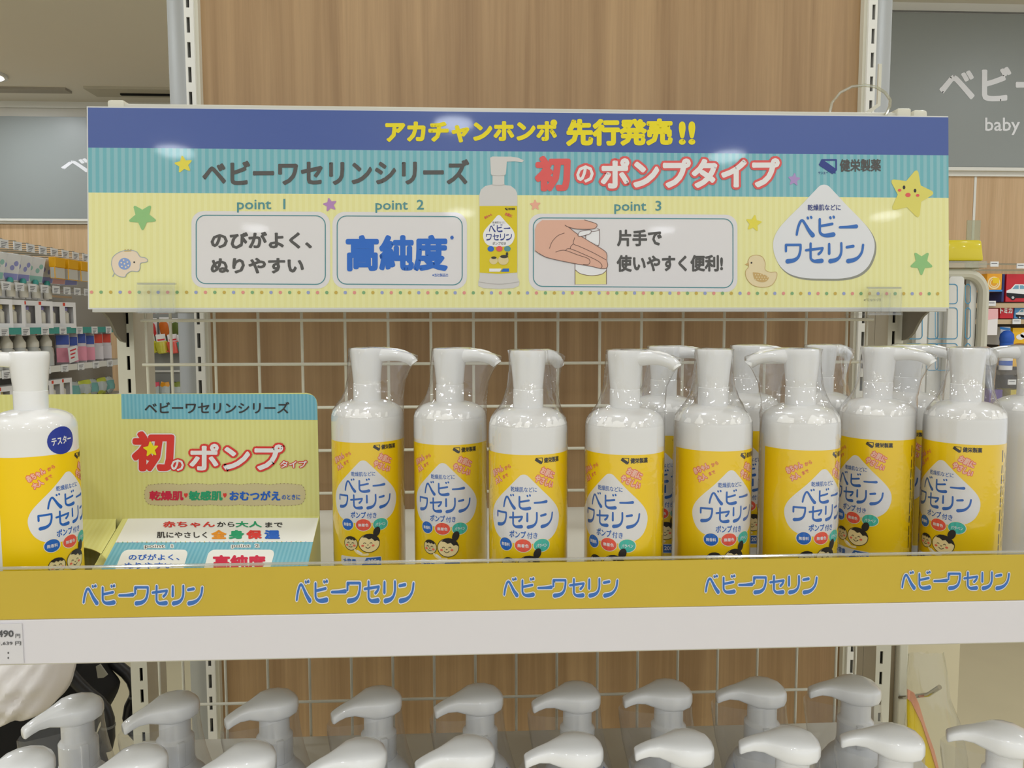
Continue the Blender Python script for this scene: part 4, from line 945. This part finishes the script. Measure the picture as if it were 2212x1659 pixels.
# hanging flat packs in the top row
PK = [mat('pack_white', (226, 224, 222), .45), mat('pack_lilac', (150, 152, 204), .45), mat('pack_mint', (150, 196, 184), .45), mat('pack_pink', (232, 176, 170), .45)]
REDM = mat('corner_red', (222, 74, 52), .45)
def pack_mesh(c):
    g = G().box(-.012, .012, -.046, .046, -.115, 0, 0)
    f = .0126
    g.box(.0121, f, -.044, .044, -.113, -.085, 1); g.box(.0121, f, -.040, -.022, -.022, -.002, 2)
    for k, (a, b) in enumerate(((-.02, -.05), (.015, -.06), (.03, -.04))):
        g.add([(f, a + .010 * cos(q), b + .012 * sin(q)) for q in (2 * pi * i / 10 for i in range(10))], [tuple(range(10))], 1)
    return mesh_of('hanging_pack', g, [PK[0], PK[c], REDM], 0)
pm = {c: pack_mesh(c) for c in (1, 2, 3)}
random.seed(7)
for i, y in enumerate(ycols[:11]):
    c = (3, 2, 1, 1, 2, 1, 1, 2, 1, 3, 1)[i]
    for d in range(1):
        o = link('hanging_pack', pm[c], None, (XA - .03 - .075 * d, y, zat(100, 556))); o.rotation_euler = (random.uniform(-.06, .06), radians(14), random.uniform(-.5, -.2))
        tag(o, 'white hanging pack with red corner and %s print, %s from the cup rack' % ({1: 'lilac', 2: 'mint', 3: 'pink'}[c], ORD[10 - i]), 'package', 'hanging packs with %s print' % {1: 'lilac', 2: 'mint', 3: 'pink'}[c])
AMB = mat('amber_plastic', (240, 176, 20), .25, trans=0.0)
for i, y in enumerate((3.78, 3.90, 4.02)):
    g = G().box(-.012, .012, -.045, .045, -.10, -.045, 1).box(-.016, .016, -.045, .045, -.046, 0, 0)
    o = link('amber_pack', mesh_of('amber_pack', g, [AMB, mat('blister', (206, 204, 196), .3)], 0, bevel=.003), None, (XA + .02, y, zat(160, 563)))
    tag(o, 'amber-topped blister pack, %s past the white hanging packs' % ORD[i], 'package', 'amber-topped blister packs')
# small blister bottles on the second hook row
BLIS = mat('blister_grey', (198, 200, 198), .25)
def mini_bottle(g, cy, cx, z0, h, r, mi, mc):
    g.lathe([(r * .9, z0), (r, z0 + .004), (r, z0 + h * .62), (r * .62, z0 + h * .70), (r * .62, z0 + h * .74)], 12, cx, cy, mi)
    g.lathe([(r * .72, z0 + h * .74), (r * .72, z0 + h * .88), (r * .4, z0 + h)], 12, cx, cy, mc)
MILK = mat('milk_plastic', (222, 216, 200), .3); CAPY = mat('cap_cream', (226, 206, 140), .35); LILA = mat('lilac_plastic', (150, 140, 190), .35)
g = G().box(-.004, 0, -.040, .040, -.10, 0, 0); mini_bottle(g, 0, .018, -.095, .085, .018, 1, 2)
BM_ = mesh_of('blister_pack', g, [PK[0], MILK, TEALP])
for i, y in enumerate(ycols[:9]):
    o = link('blister_pack', BM_, None, (XA - .05, y, zat(100, 600) + .0))
    tag(o, 'small blister pack with a pale bottle, second hook row, %s from the cup rack' % ORD[8 - i], 'package', 'blister packs in the second row')
# window boxes, each with a baby bottle behind its cut-out front
def window_box(n_win, frame, capm, name_m):
    w = .082 * n_win; h = .125; e = empty('window_box', (0, 0, 0), world=False)
    mk('carton', G().box(-.06, -.056, -w / 2, w / 2, 0, h).box(-.056, 0, -w / 2, w / 2, 0, .004).box(-.056, 0, -w / 2, w / 2, h - .004, h).box(-.056, 0, -w / 2, -w / 2 + .003, 0, h).box(-.056, 0, w / 2 - .003, w / 2, 0, h), frame, e, smooth=0, loc=(0, 0, 0))
    g = G()
    for k in range(n_win):
        a = -w / 2 + .082 * k; b = a + .082; c0, c1 = a + .016, b - .016; z0, z1_ = .022, h - .022
        g.box(0, .002, a, c0, 0, h).box(0, .002, c1, b, 0, h).box(0, .002, c0, c1, 0, z0).box(0, .002, c0, c1, z1_, h)
        g.box(.0021, .0026, a + .004, a + .018, h - .018, h - .003, 1)
    mk('window_frame', g, [frame, REDM], e, smooth=0, loc=(0, 0, 0))
    for k in range(n_win):
        g = G(); mini_bottle(g, -w / 2 + .082 * (k + .5), -.03, .006, .105, .022, 0, 1); mk('baby_bottle', g, [MILK, capm], e, loc=(0, 0, 0))
    return e
wb_proto = window_box(2, PAPER, LILA, 'white'); wb1 = window_box(1, PAPER, CAPY, 'white')
usedp = set()
def put(proto_, loc, rz, label, cat, group):
    o = proto_ if proto_.name not in usedp else copy_tree(proto_); usedp.add(proto_.name)
    o.location = loc; o.rotation_euler.z = rz; return tag(o, label, cat, group)
for i, px in enumerate((15, 42)): put(wb1, (XA - .01, along(px), zB + .0005), -.30, 'single window box with cream-capped bottle on the teal-edged shelf, %s from the double boxes' % ORD[1 - i], 'box', 'single window boxes')
for i, px in enumerate((88, 140)): put(wb_proto, (XA - .01, along(px), zB + .0005), -.30, 'double window box with two baby bottles, %s past the single boxes' % ORD[i], 'box', 'double window boxes')
# loose baby bottles with handles on the next shelf
def handled_bottle():
    e = empty('baby_bottle', (0, 0, 0), world=False)
    mk('body', G().lathe([(.030, 0), (.034, .003), (.034, .060), (.026, .085), (.026, .095)], 20), mat('clear_grey_plastic', (196, 196, 190), .2), e, loc=(0, 0, 0))
    mk('cap', G().lathe([(.028, .095), (.028, .118), (.018, .135), (.014, .148)], 20), MILK, e, loc=(0, 0, 0))
    mk('handle', G().tube([(0, .030, .09), (0, .055, .082), (0, .062, .05), (0, .050, .025), (0, .033, .02)], .006, 8), MILK, e, loc=(0, 0, 0))
    mk('header_tag', G().box(-.004, .03, -.028, .028, .149, .164).box(.0301, .0306, -.026, -.012, .151, .162, 1), [PAPER, REDM], e, smooth=0, loc=(0, 0, 0))
    return e
hb = handled_bottle()
for i, px in enumerate((0, 28, 56, 84, 112)): put(hb, (XA - .06, along(px + 12), zCc + .0005), 0, 'clear baby bottle with a side handle, %s from the pink pouches' % ORD[4 - i], 'baby bottle', 'handled baby bottles')
for i, px in enumerate((8, 40, 70)): put(wb1, (XA - .01, along(px), zD + .0005), -.2, 'single window box low behind the tester, %s from the floor aisle front' % ORD[i], 'box', 'window boxes behind the tester')
for z, nm in ((zB, 'teal rail'), (zCc, 'white rail')):
    for i in range(9):
        o = link('price_tag', PTM, None, (XA + .0075, 3.05 + .155 * i, z + .006)); tag(o, 'white price tag on the %s of the aisle shelving, %s from the cup rack' % (nm, ORD[8 - i]), 'price tag', 'price tags on the ' + nm)
PINKB = mat('pouch_pink', (232, 150, 168), .35); BLUEH = mat('pouch_blue', (60, 84, 170), .4); CLRP = mat('pouch_clear', (216, 208, 210), .25)
def pouch(header, low, name, h=.165, w=.066):
    g = G(); rings = []
    for z, t, ww in ((0, .003, w), (.02, .018, w), (.07, .024, w * .98), (.11, .014, w), (h, .002, w)):
        rings.append([(t * cos(a), ww / 2 * math.copysign(abs(sin(a)) ** .4, sin(a)), z) for a in (2 * pi * k / 16 for k in range(16))])
    g.loft(rings); g.box(.010, .019, -w * .42, w * .42, h * .60, h * .88, 1); g.box(.020, .0265, -w * .44, w * .44, .012, h * .50, 2)
    return mesh_of(name, g, [CLRP, header, low], 40)
pA = pouch(BLUEH, PINKB, 'pink_pouch'); pB = pouch(REDM, CLRP, 'clear_pouch')
for i, px in enumerate((150, 168, 186, 204)):
    o = link('pink_pouch', pA, None, (XA - .04, along(px), zCc + .001)); o.scale.z = (1, .93, 1.04, .96)[i]; o.rotation_euler.z = -.95; tag(o, 'pink pouch with a blue header, %s from the handled baby bottles' % ORD[i], 'pouch', 'pink pouches')
for i, px in enumerate((222, 240)):
    o = link('clear_pouch', pB, None, (XA - .04, along(px), zCc + .001)); o.rotation_euler.z = -.95; tag(o, 'clear pouch with a red header, %s after the pink pouches' % ORD[i], 'pouch', 'clear pouches')
g = G().box(0, .004, -.04, .04, 0, .075, 0)
for k in range(3): g.box(.0041, .0046, -.03, .03 - k * .012, .055 - k * .018, .062 - k * .018, 1)
o = solo('sale_card', g, [TAGW, TAGR], 'white sale card with red print clipped below the pink pouches', 'sign', smooth=0, origin=(0, 0, 0)); o.location = (XA + .012, along(150), zat(150, 781)); o.rotation_euler.x = .15
for i, px in enumerate((96, 120, 142)): put(wb1, (XA - .01, along(px), zD + .0005), -.1, 'single window box on the lowest aisle shelf, %s from the clear bags' % ORD[2 - i], 'box', 'window boxes on the lowest aisle shelf')
# clear bags with coloured contents, lowest row
def bag_mesh(c1, c2, seed, name):
    random.seed(seed); g = G(); rings = []
    for z, t, w in ((0, .01, .10), (.03, .04, .13), (.07, .045, .14), (.11, .03, .13), (.14, .004, .12)):
        rings.append([(t * cos(a) + random.uniform(-.006, .006), w * .5 * sin(a) + random.uniform(-.006, .006), z + random.uniform(-.006, .006)) for a in (2 * pi * k / 14 for k in range(14))])
    g.loft(rings); n = len(g.f); g.m = [1 if 14 <= i < 42 else 0 for i in range(n)]
    return mesh_of(name, g, [c1, c2], 25)
cb1 = bag_mesh(mat('bag_clear_grey', (190, 196, 192), .18), mat('bag_teal', (120, 176, 170), .25), 3, 'product_bag'); cb2 = bag_mesh(mat('bag_lime', (206, 212, 80), .25), MATS['bag_clear_grey'], 5, 'product_bag')
for i, (px, m) in enumerate(((172, cb1), (196, cb2), (214, cb1), (232, cb2), (250, cb1))):
    o = link('product_bag', m, None, (XA - .05, along(px), zD + .01)); o.scale = (.62,) * 3; o.rotation_euler.z = random.uniform(-.4, .3)
    tag(o, 'crinkled clear bag with teal contents on the lowest aisle shelf, %s of its kind' % ORD[i // 2] if m is cb1 else 'lime green bag between teal bags on the lowest aisle shelf, %s from the window boxes' % ORD[i // 2], 'bag', 'teal bags' if m is cb1 else 'lime bags')

# cup rack at the end of the aisle
YK = 4.72
ck = empty('cup_rack', (at(360, 700, YK).x, YK, 0), 'white wire rack with hanging cups at the end of the aisle', 'rack')
x0, x1 = XA + .02, at(470, 700, YK).x
mk('back_panel', G().box(x0, x1, YK + .02, YK + .04, 0, ZC + .2), mat('rack_panel', (150, 150, 144), .6), ck, smooth=0)
mk('shelf_deck', G().box(x0, x1, YK - .12, YK + .004, at(350, 867, YK - .055).z - .014, at(350, 867, YK - .055).z - .0005), WHITE, ck, smooth=0)
for y in (740, 800): mk('rail', G().box(x0, x1, YK + .005, YK + .02, at(350, y, YK).z - .012, at(350, y, YK).z), WHITE, ck, smooth=0)
def cup(col, name):
    e = empty('hanging_cup', (0, 0, 0), world=False)
    m = mat(name, col, .2, .5, coat=.5)
    mk('cup', G().lathe([(.026, -.115), (.031, -.110), (.036, -.07), (.037, -.045), (.030, -.042)], 20), m, e, loc=(0, 0, 0))
    mk('handle', G().tube([(-.034, 0, -.055), (-.05, 0, -.062), (-.05, 0, -.09), (-.033, 0, -.1)], .005, 8), m, e, loc=(0, 0, 0))
    mk('header_card', G().box(-.026, .026, -.002, .002, -.045, .0).box(-.02, .02, -.0025, -.002, -.038, -.028, 1), [PAPER, TAGR], e, smooth=0, loc=(0, 0, 0))
    return e
for px, c, n in ((322, (214, 206, 60), 'yellow'), (346, (208, 200, 70), 'olive yellow'), (371, (236, 92, 76), 'coral red'), (392, (60, 168, 158), 'turquoise')):
    e = cup(c, n.replace(' ', '_') + '_cup'); e.location = at(px, 722, YK - .05); e.rotation_euler = (0, -.12, .3)
    tag(e, n + ' cup hanging on a white card, seen past the post', 'cup')
for i, (px, py, c, n) in enumerate(((328, 700, (206, 50, 52), 'red'), (356, 698, (214, 110, 40), 'orange'), (382, 700, (96, 110, 50), 'olive'))):
    g = G().box(-.03, .03, -.004, .004, -.07, .035, 0); rings = [[(.027 * cos(a), -.004 - .020 * max(0, t), -.055 + .05 * t + .022 * sin(a)) for a in (2 * pi * k / 12 for k in range(12))] for t in (0, .6, .9)]
    g.loft(rings, 1)
    o = solo('blister_card', g, [PAPER, mat('blister_' + n, c, .3)], 'white card with a %s item hanging above the cups' % n, 'package', 'blister cards above the cups', origin=(0, 0, 0)); o.location = at(px, py, YK - .03)
for i, (px, c, n) in enumerate(((336, (232, 92, 110), 'pink'), (358, (236, 160, 40), 'orange'), (384, (140, 150, 70), 'olive green'))):
    o = link('snack_bag', bag_mesh(mat('snack_' + n.replace(' ', '_'), c, .3), MATS['bag_clear_grey'], 11 + i, 'snack_bag'), None, at(px, 866, YK - .055)); o.scale = (.42, .42, .8); o.rotation_euler.z = 1.57
    tag(o, n + ' printed bag on the rack below the hanging cups', 'bag')

# ------------------------------------------------------------------ toys on the right wall
tr = empty('toy_rack', (2.6, YR - .2, 0), 'beige slatted wall rack holding toy boxes', 'rack')
TAN = mat('rack_tan', (200, 176, 140), .5); BRD = mat('rack_brown', (84, 72, 54), .7)
tx0, tx1 = at(2040, 700, YR - .1).x, at(2330, 700, YR - .1).x
mk('back_panel', G().box(tx0, tx1, YR - .06, YR - .02, 0, at(2160, 600, YR).z), BRD, tr, smooth=0)
YD = YR - .30
for y, m in ((655, TAN), (690, TAN), (800, BRD), (880, TAN)):
    z = at(2160, y, YD).z; mk('shelf_deck', G().box(tx0, tx1, YD, YR - .06, z - .02, z), m, tr, smooth=0)
for y in (570, 583): z = at(2160, y, YD).z; mk('wire_rail', G().tube([(tx0, YD + .02, z), (tx1, YD + .02, z)], .004, 6), CHROME, tr)
def tbox(name, px0, px1, py0, py1, col, label, dep=.09, extra=None, Y=None, cat='toy box'):
    Y = YD + .02 if Y is None else Y
    a, b = at(px0, py1, Y), at(px1, py0, Y); e = empty(name, ((a.x + b.x) / 2, Y, a.z), label, cat)
    mk('carton', G().box(a.x, b.x, Y, Y + dep, a.z, b.z), mat('carton_' + '_'.join(map(str, col)), col, .4), e, smooth=0, bevel=.001)
    if extra: p = Print(Surf((0, Y - .0004, ZC), (1, 0, 0), (0, 0, 1))); extra(p); p.build('print', e)
    return e
TW = INK('toy_white', (244, 244, 244)); TK = INK('toy_black', (36, 36, 40)); TYW = INK('toy_yellow', (246, 206, 40)); TRD = INK('toy_red', (206, 36, 48)); TBL = INK('toy_blue', (60, 140, 214)); TOR = INK('toy_cream', (250, 224, 170))
tbox('snack_box', 2131, 2165, 591, 630, (240, 168, 40), 'orange box with a cream ring print and yellow tag on the toy rack', extra=lambda p: p.line(ell(2147, 611, 12, 12, 24), 1.6, TOR, 2, False, True).line(ell(2147, 611, 8, 8, 20), 1.0, TOR, 2, False, True).poly([(2144, 600), (2158, 600), (2158, 612), (2144, 612)], TYW, 3).poly([(2131, 626), (2165, 626), (2165, 630), (2131, 630)], TBL, 2))
def car(p, x, y, s=1.0):
    q = lambda pts: [(x + a * s, y + b * s) for a, b in pts]
    p.poly(q([(0, 22), (0, 12), (8, 9), (16, 0), (32, 0), (44, 9), (52, 13), (52, 24), (46, 26), (6, 26)]), TW, 3).poly(q([(0, 16), (52, 20), (52, 24), (46, 26), (6, 26), (0, 22)]), TK, 4).poly(q([(11, 9), (17, 2), (23, 2), (23, 9)]), INK('toy_glass', (120, 170, 196)), 4).poly(q([(25, 9), (25, 2), (31, 2), (38, 9)]), INK('toy_glass', (120, 170, 196)), 4)
    for a in (12, 42): p.poly(ell(x + a * s, y + 25 * s, 5 * s, 5 * s, 14), TK, 5).poly(ell(x + a * s, y + 25 * s, 2.6 * s, 2.6 * s, 12), INK('toy_silver', (200, 200, 204)), 6)
tbox('toy_car_box', 2172, 2240, 592, 652, (206, 40, 52), 'red box printed with a black and white toy car', extra=lambda p: car(p, 2174, 614, 1.15))
tbox('toy_box', 2163, 2171, 592, 652, (40, 52, 110), 'narrow dark blue box beside the toy car box', dep=.11)
tbox('toy_car_box', 2160, 2190, 660, 688, (208, 34, 46), 'red box lettered トミカ in white under the toy car box', extra=lambda p: p.text('トミカ', (2160, 664, 2187, 677), TW, 2, .06))
tbox('toy_car_box', 2191, 2240, 656, 688, (86, 156, 216), 'pale blue box with a dark car print beside the red lettered box', extra=lambda p: car(p, 2194, 668, .7))
tbox('soft_pack', 2127, 2156, 682, 724, (238, 232, 232), 'white and pink soft pack hanging at the edge of the toy rack', dep=.03, Y=YD - .045, extra=lambda p: p.poly([(2127, 667), (2156, 667), (2156, 688), (2127, 692)], INK('toy_pink', (240, 184, 186)), 2), cat='package')
tbox('toy_box', 2184, 2245, 708, 792, (246, 190, 30), 'yellow toy box with white cloud shapes on the brown shelf', extra=lambda p: p.poly(ell(2204, 728, 9, 6), TW, 2).poly(ell(2212, 724, 8, 6), TW, 2).poly(ell(2203, 745, 14, 3.4), INK('toy_brown', (140, 80, 36)), 2))
tbox('toy_box', 2160, 2183, 706, 745, (222, 226, 232), 'white and blue carton standing behind the striped toy', extra=lambda p: p.poly([(2160, 706), (2183, 709), (2183, 714), (2160, 711)], TBL, 2))
e = empty('striped_toy', (at(2172, 790, YD - .01).x, YD - .01, at(2172, 799, YD).z + .001), 'blue and white striped toy figure without face on the brown shelf', 'toy', world=False)
for k in range(6): mk('stripe', G().lathe([(.026, .02 * k), (.026, .02 * k + .0195)], 16), mat('stripe_blue', (40, 92, 190), .5) if k % 2 else mat('stripe_white', (236, 236, 240), .5), e, loc=(0, 0, 0))
mk('hood', G().lathe([(.026, .12), (.029, .135), (.026, .155), (.014, .168), (.004, .171)], 16), MATS['stripe_blue'], e, loc=(0, 0, 0))
for px, py, wh in ((2148, 571, 'above the orange ring box'), (2205, 575, 'above the toy car box'), (2142, 656, 'above the white and pink soft pack'), (2196, 695, 'above the yellow cloud box'), (2186, 826, 'over the lowest tan shelf')):
    o = solo('price_tag', G().box(-.018, .018, -.002, .002, -.022, 0, 0).box(-.014, .012, -.0024, -.002, -.010, -.007, 1), [TAGW, TAGK], 'small white price tag clipped to the toy rack ' + wh, 'price tag', 'price tags on the toy rack', smooth=0, origin=(0, 0, 0)); o.location = at(px, py - 6, YD - .006)
for px, c, n in ((2150, (96, 70, 150), 'violet'), (2196, (210, 190, 60), 'mustard')):
    tbox('toy_box', px - 14, px + 16, 842, 878, c, n + ' toy box on the lowest tan shelf of the rack')

# ------------------------------------------------------------------ rounded cream pack holder right of the display
YH = 1.35
ph = empty('pack_holder', (at(2040, 700, YH).x, YH, 0), 'cream rounded-corner frame holding white packs beside the gondola', 'display stand')
HOLD = mat('holder_cream', (206, 202, 184), .45)
hx0, hx1 = at(1900, 700, YH).x, at(2121, 700, YH).x; hz0, hz1 = at(2040, 1000, YH).z, at(2040, 592, YH).z
pts = [(u, w) for u, w in rrect(hx0, hz0, hx1, hz1, .035, 8)]
mk('frame', G().tube([(u, YH, w) for u, w in pts] + [(pts[0][0], YH, pts[0][1]), (pts[1][0], YH, pts[1][1])], .0095, 10), HOLD, ph)
mk('back_plate', G().prism(rrect(hx0, hz0, hx1, hz1, .035, 6), lambda u, w, d: (u, d, w), YH + .045, YH + .05), HOLD, ph, smooth=0)
mk('pole', G().tube([((hx0 + hx1) / 2, YH + .02, .02), ((hx0 + hx1) / 2, YH + .02, hz0 - .01)], .014, 12), HOLD, ph)
mk('foot', G().lathe([(.085, 0), (.085, .008), (.03, .02)], 32, (hx0 + hx1) / 2, YH + .02), HOLD, ph)
PKW = mat('sachet_white', (222, 220, 214), .5); LBL = INK('sachet_blue', (70, 150, 190))
for i, (xa, xb, dy) in enumerate(((1968, 2008, -.012), (1995, 2042, .004), (2034, 2084, -.012), (2079, 2112, .004))):
    a, b = at(xa, 985, YH + dy), at(xb, 597, YH + dy)
    e = empty('sachet_pack', ((a.x + b.x) / 2, YH + dy, hz0 + .0105), 'white pack with blue outlines in the cream holder, %s from the gondola post' % ORD[i], 'package', 'white packs in the cream holder')
    mk('pack', G().prism(rrect(a.x, hz0 + .0105, b.x, b.z, .006, 4), lambda u, w, d: (u, d, w), YH + dy, YH + dy + .012), PKW, e, bevel=.0015)
    p = Print(Surf((0, YH + dy - .0003, ZC), (1, 0, 0), (0, 0, 1)))
    for y0, y1 in ((614, 656), (665, 732), (742, 800)): p.line(rrect(xa + 6 if i % 2 else xa - 14, y0, xb - 16, y1, 7), .8, LBL, 2, False, True)
    p.build('outline_print', e)
YTOP = hz1 + .0105
g = G(); a = at(2046, 576, YH - .01); b = at(2124, 576, YH - .01); t0 = at(2056, 518, YH - .01)
pl = [(a.x, YTOP), (b.x, YTOP), (b.x - .001, YTOP + .008), (at(2112, 520, YH).x, t0.z), (a.x - .01, t0.z), (a.x - .03, YTOP)]
g.prism([(a.x - .05, YTOP + .012), (b.x, YTOP + .012), (at(2112, 520, YH).x, t0.z), (a.x - .05, t0.z)], lambda u, w, d: (u, d, w), YH - .012, YH + .03)
e = empty('yellow_bag', (b.x - .05, YH, YTOP), 'shiny yellow bag lying on top of the cream holder', 'bag')
mk('contents', g, mat('bag_yellow', (226, 206, 20), .25, coat=.5), e, bevel=.004)
mk('clear_skirt', G().box(a.x - .05, b.x + .004, YH - .014, YH + .032, YTOP, YTOP + .0115), clear('skirt_clear', (.9, .9, .8), .1, .4, .1, .3, (226, 222, 200)), e, smooth=0)
c0, c1 = at(2086, 545, YH + .035), at(2118, 476, YH + .035)
solo('clear_card', G().box(c0.x, c1.x, YH + .034, YH + .036, YTOP, c1.z), clear('card_smoke', (.86, .88, .78), .08, .4, .1, .35, (190, 190, 160)), 'upright smoky clear card standing behind the yellow bag', 'card', smooth=0)

# ------------------------------------------------------------------ neighbouring stand at lower right: post, hook and clear bag
YN = 1.12
ns = empty('neighbour_stand', (at(1952, 1480, YN).x, YN, 0), 'plain cream display post and panel beside the gondola foot', 'display stand')
q0, q1 = at(1941, 1480, YN).x, at(1960, 1480, YN).x; ztn = ZC - .21
mk('post', G().box(q0, q1, YN, YN + .03, .0, ztn), CREAM, ns, smooth=0, bevel=.002)
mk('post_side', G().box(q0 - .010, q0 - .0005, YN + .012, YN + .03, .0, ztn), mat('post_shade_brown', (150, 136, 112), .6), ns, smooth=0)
w0, w1 = q1 + .001, at(2070, 1480, YN + .14).x
mk('panel', G().box(w0 - .03, w1, YN + .14, YN + .15, .0, ztn), mat('laminate_beige', (212, 202, 172), .22, .5, grain=.06, gscale=9), ns, smooth=0)
mk('floor_foot', G().box(q0 - .02, w1, YN - .02, YN + .155, 0, .03), CREAM, ns, smooth=0)
hk = [at(1945, 1507, YN - .001), at(1962, 1506, YN - .03), at(2006, 1500, YN - .09), at(2030, 1484, YN - .115)]
hz = hk[0].z
mk('hook', G().tube([(hk[0].x, YN - .0005, hk[0].z), tuple(hk[1]), tuple(hk[2]), tuple(hk[3])], .0032, 10), CHROME, ns)
bb = empty('hanging_bag', (at(2000, 1590, YN - .05).x, YN - .05, at(2000, 1700, YN).z), 'clear plastic bag with a yellow card hanging on the chrome hook', 'bag')
bc = clear('bag_film', (.95, .95, .92), .08, .55, .07, .03)
rings = []
random.seed(21)
for py, x0_, x1_, t in ((1412, 1962, 2040, .001), (1460, 1960, 2046, .010), (1510, 1962, 2050, .018), (1570, 1958, 2072, .024), (1630, 1950, 2088, .028), (1700, 1945, 2095, .012)):
    A_, B_ = at(x0_, py, YN - .06), at(x1_, py, YN - .06); cx, hw = (A_.x + B_.x) / 2, (B_.x - A_.x) / 2
    rings.append([(cx + hw * cos(q_) + random.uniform(-.0025, .0025), YN - .06 + t * sin(q_) + random.uniform(-.0025, .0025), A_.z + random.uniform(-.003, .003)) for q_ in (2 * pi * k / 24 for k in range(24))])
mk('film', G().loft(rings, cap=False), bc, bb, smooth=50)
S_ = Surf((0, YN - .055, ZC), (1, 0, 0), (0, 0, 1))
def slab(pts, Y, t, m, name, par):
    return mk(name, G().prism([(at(x, y, Y).x, at(x, y, Y).z) for x, y in pts], lambda u, w, d: (u, d, w), Y, Y + t), m, par, smooth=0)
slab([(1962, 1512), (1968, 1515), (1990, 1560), (2010, 1620), (2030, 1690), (1962, 1690)], YN - .062, .004, mat('card_bright_yellow', (240, 210, 20), .4), 'yellow_card', bb)
slab([(1962, 1490), (1975, 1497), (1985, 1520), (2000, 1570), (2018, 1620), (2036, 1690), (2031, 1690), (2011, 1622), (1991, 1562), (1969, 1517), (1962, 1511)], YN - .064, .003, mat('card_salmon', (232, 160, 130), .4), 'salmon_edge', bb)

# ------------------------------------------------------------------ pushchair and shopping bag in the left aisle
YS = 1.62
bs = at(200, 1500, YS)
sc_ = empty('pushchair', (bs.x, YS - .05, 0), 'black folding pushchair standing in the aisle behind the posts', 'pushchair')
BLK = mat('black_fabric', (26, 25, 24), .8, .2); BLT = mat('black_tube', (34, 33, 33), .4, .4); GRYF = mat('buckle_grey', (96, 96, 92), .5)
seat = [(60, 1400), (150, 1396), (222, 1405), (240, 1440), (258, 1462), (263, 1472), (258, 1490), (248, 1510), (226, 1546), (216, 1562), (205, 1600), (180, 1700), (-30, 1720), (-60, 1560), (20, 1480)]
mk('seat_shell', G().prism([(at(x, y, YS).x, at(x, y, YS).z) for x, y in seat], lambda u, w, d: (u, d, w), YS - .11, YS), BLK, sc_, bevel=.006)
for Y in (YS + .006, YS - .118):
    mk('frame_tube', G().tube([tuple(at(x, y, YS) + Vector((0, Y - YS, 0))) for x, y in ((196, 1380), (226, 1416), (250, 1440), (270, 1456), (283, 1472), (290, 1492), (291, 1530), (286, 1552))], .0125, 12), BLT, sc_)
    mk('frame_tube', G().tube([tuple(at(x, y, YS) + Vector((0, Y - YS, 0))) for x, y in ((290, 1500), (276, 1528), (272, 1552), (280, 1580), (302, 1604), (335, 1650), (360, 1700))], .010, 12), BLT, sc_)
    mk('joint_band', G().tube([tuple(at(290, 1503, YS) + Vector((0, Y - YS, 0))), tuple(at(290.5, 1508, YS) + Vector((0, Y - YS, 0)))], .0137, 12), GRYF, sc_)
h0 = at(196, 1380, YS)
mk('handle', G().tube([(h0.x, YS + .006, h0.z), (h0.x - .015, YS - .055, h0.z + .02), (h0.x, YS - .118, h0.z)], .014, 12), BLT, sc_)
slab([(207, 1440), (216, 1435), (232, 1458), (224, 1464), (211, 1465)], YS - .1145, .003, mat('buckle_pale', (140, 138, 126), .5), 'vent_patch', sc_)
fx = at(335, 1650, YS).x
for dx in (-.02, -.46):
    for Y in (YS + .0, YS - .11):
        wl = mk('wheel', G().tube([(fx + dx + .075 * cos(2 * pi * k / 20), Y, .088 + .075 * sin(2 * pi * k / 20)) for k in range(22)], .013, 8), BLT, sc_)
        mk('fork', G().tube([(fx + dx, Y, .088), (fx + dx - (.02 if dx > -.1 else -.1), Y, at(200, 1700, YS).z + .02)], .009, 8), BLT, sc_)
# white carrier bag hanging in front of it
YW = 1.38
wbg = empty('carrier_bag', (at(45, 1545, YW).x, YW, at(45, 1545, YW).z), 'translucent white plastic carrier bag hanging on the pushchair', 'bag')
WBM = mat('thin_white_plastic', (232, 226, 222), .32, .4)
rings = []
key = ((1380, 5, 120, .035), (1405, -30, 140, .06), (1435, -60, 147, .085), (1462, -66, 148, .095), (1490, -64, 142, .095), (1515, -52, 128, .085), (1532, -30, 100, .06), (1542, 5, 60, .02))
kx, _ = smooth_path([(k_[1], k_[2]) for k_ in key], [0] * 8, 4); kt, _ = smooth_path([(k_[0], k_[3]) for k_ in key], [0] * 8, 4)
for (x0_, x1_), (py, t) in zip(kx, kt):
    A_, B_ = at(x0_, py, YW), at(x1_, py, YW); cx, hw = (A_.x + B_.x) / 2, (B_.x - A_.x) / 2
    rings.append([(cx + hw * cos(q_) * (1 + .012 * sin(5 * q_ + py * .06)), YW + t * sin(q_) * (1 + .07 * sin(13 * q_ + py * .09) + .05 * sin(5 * q_ - py * .13)), A_.z + .003 * sin(6 * q_ + py * .03)) for q_ in (2 * pi * k / 72 for k in range(72))])
mk('sack', G().loft(rings), WBM, wbg, smooth=50)
hp = at(62, 1380, YW)
for dx in (-.02, .03): mk('carry_strap', G().tube([(hp.x + dx, YW, hp.z - .004), ((hp.x + dx + h0.x) / 2, (YW + YS - .12) / 2, max(hp.z, h0.z) + .012), (h0.x - .006, YS - .118 + dx, h0.z + .016)], [.012, .008, .005], 8), WBM, wbg)
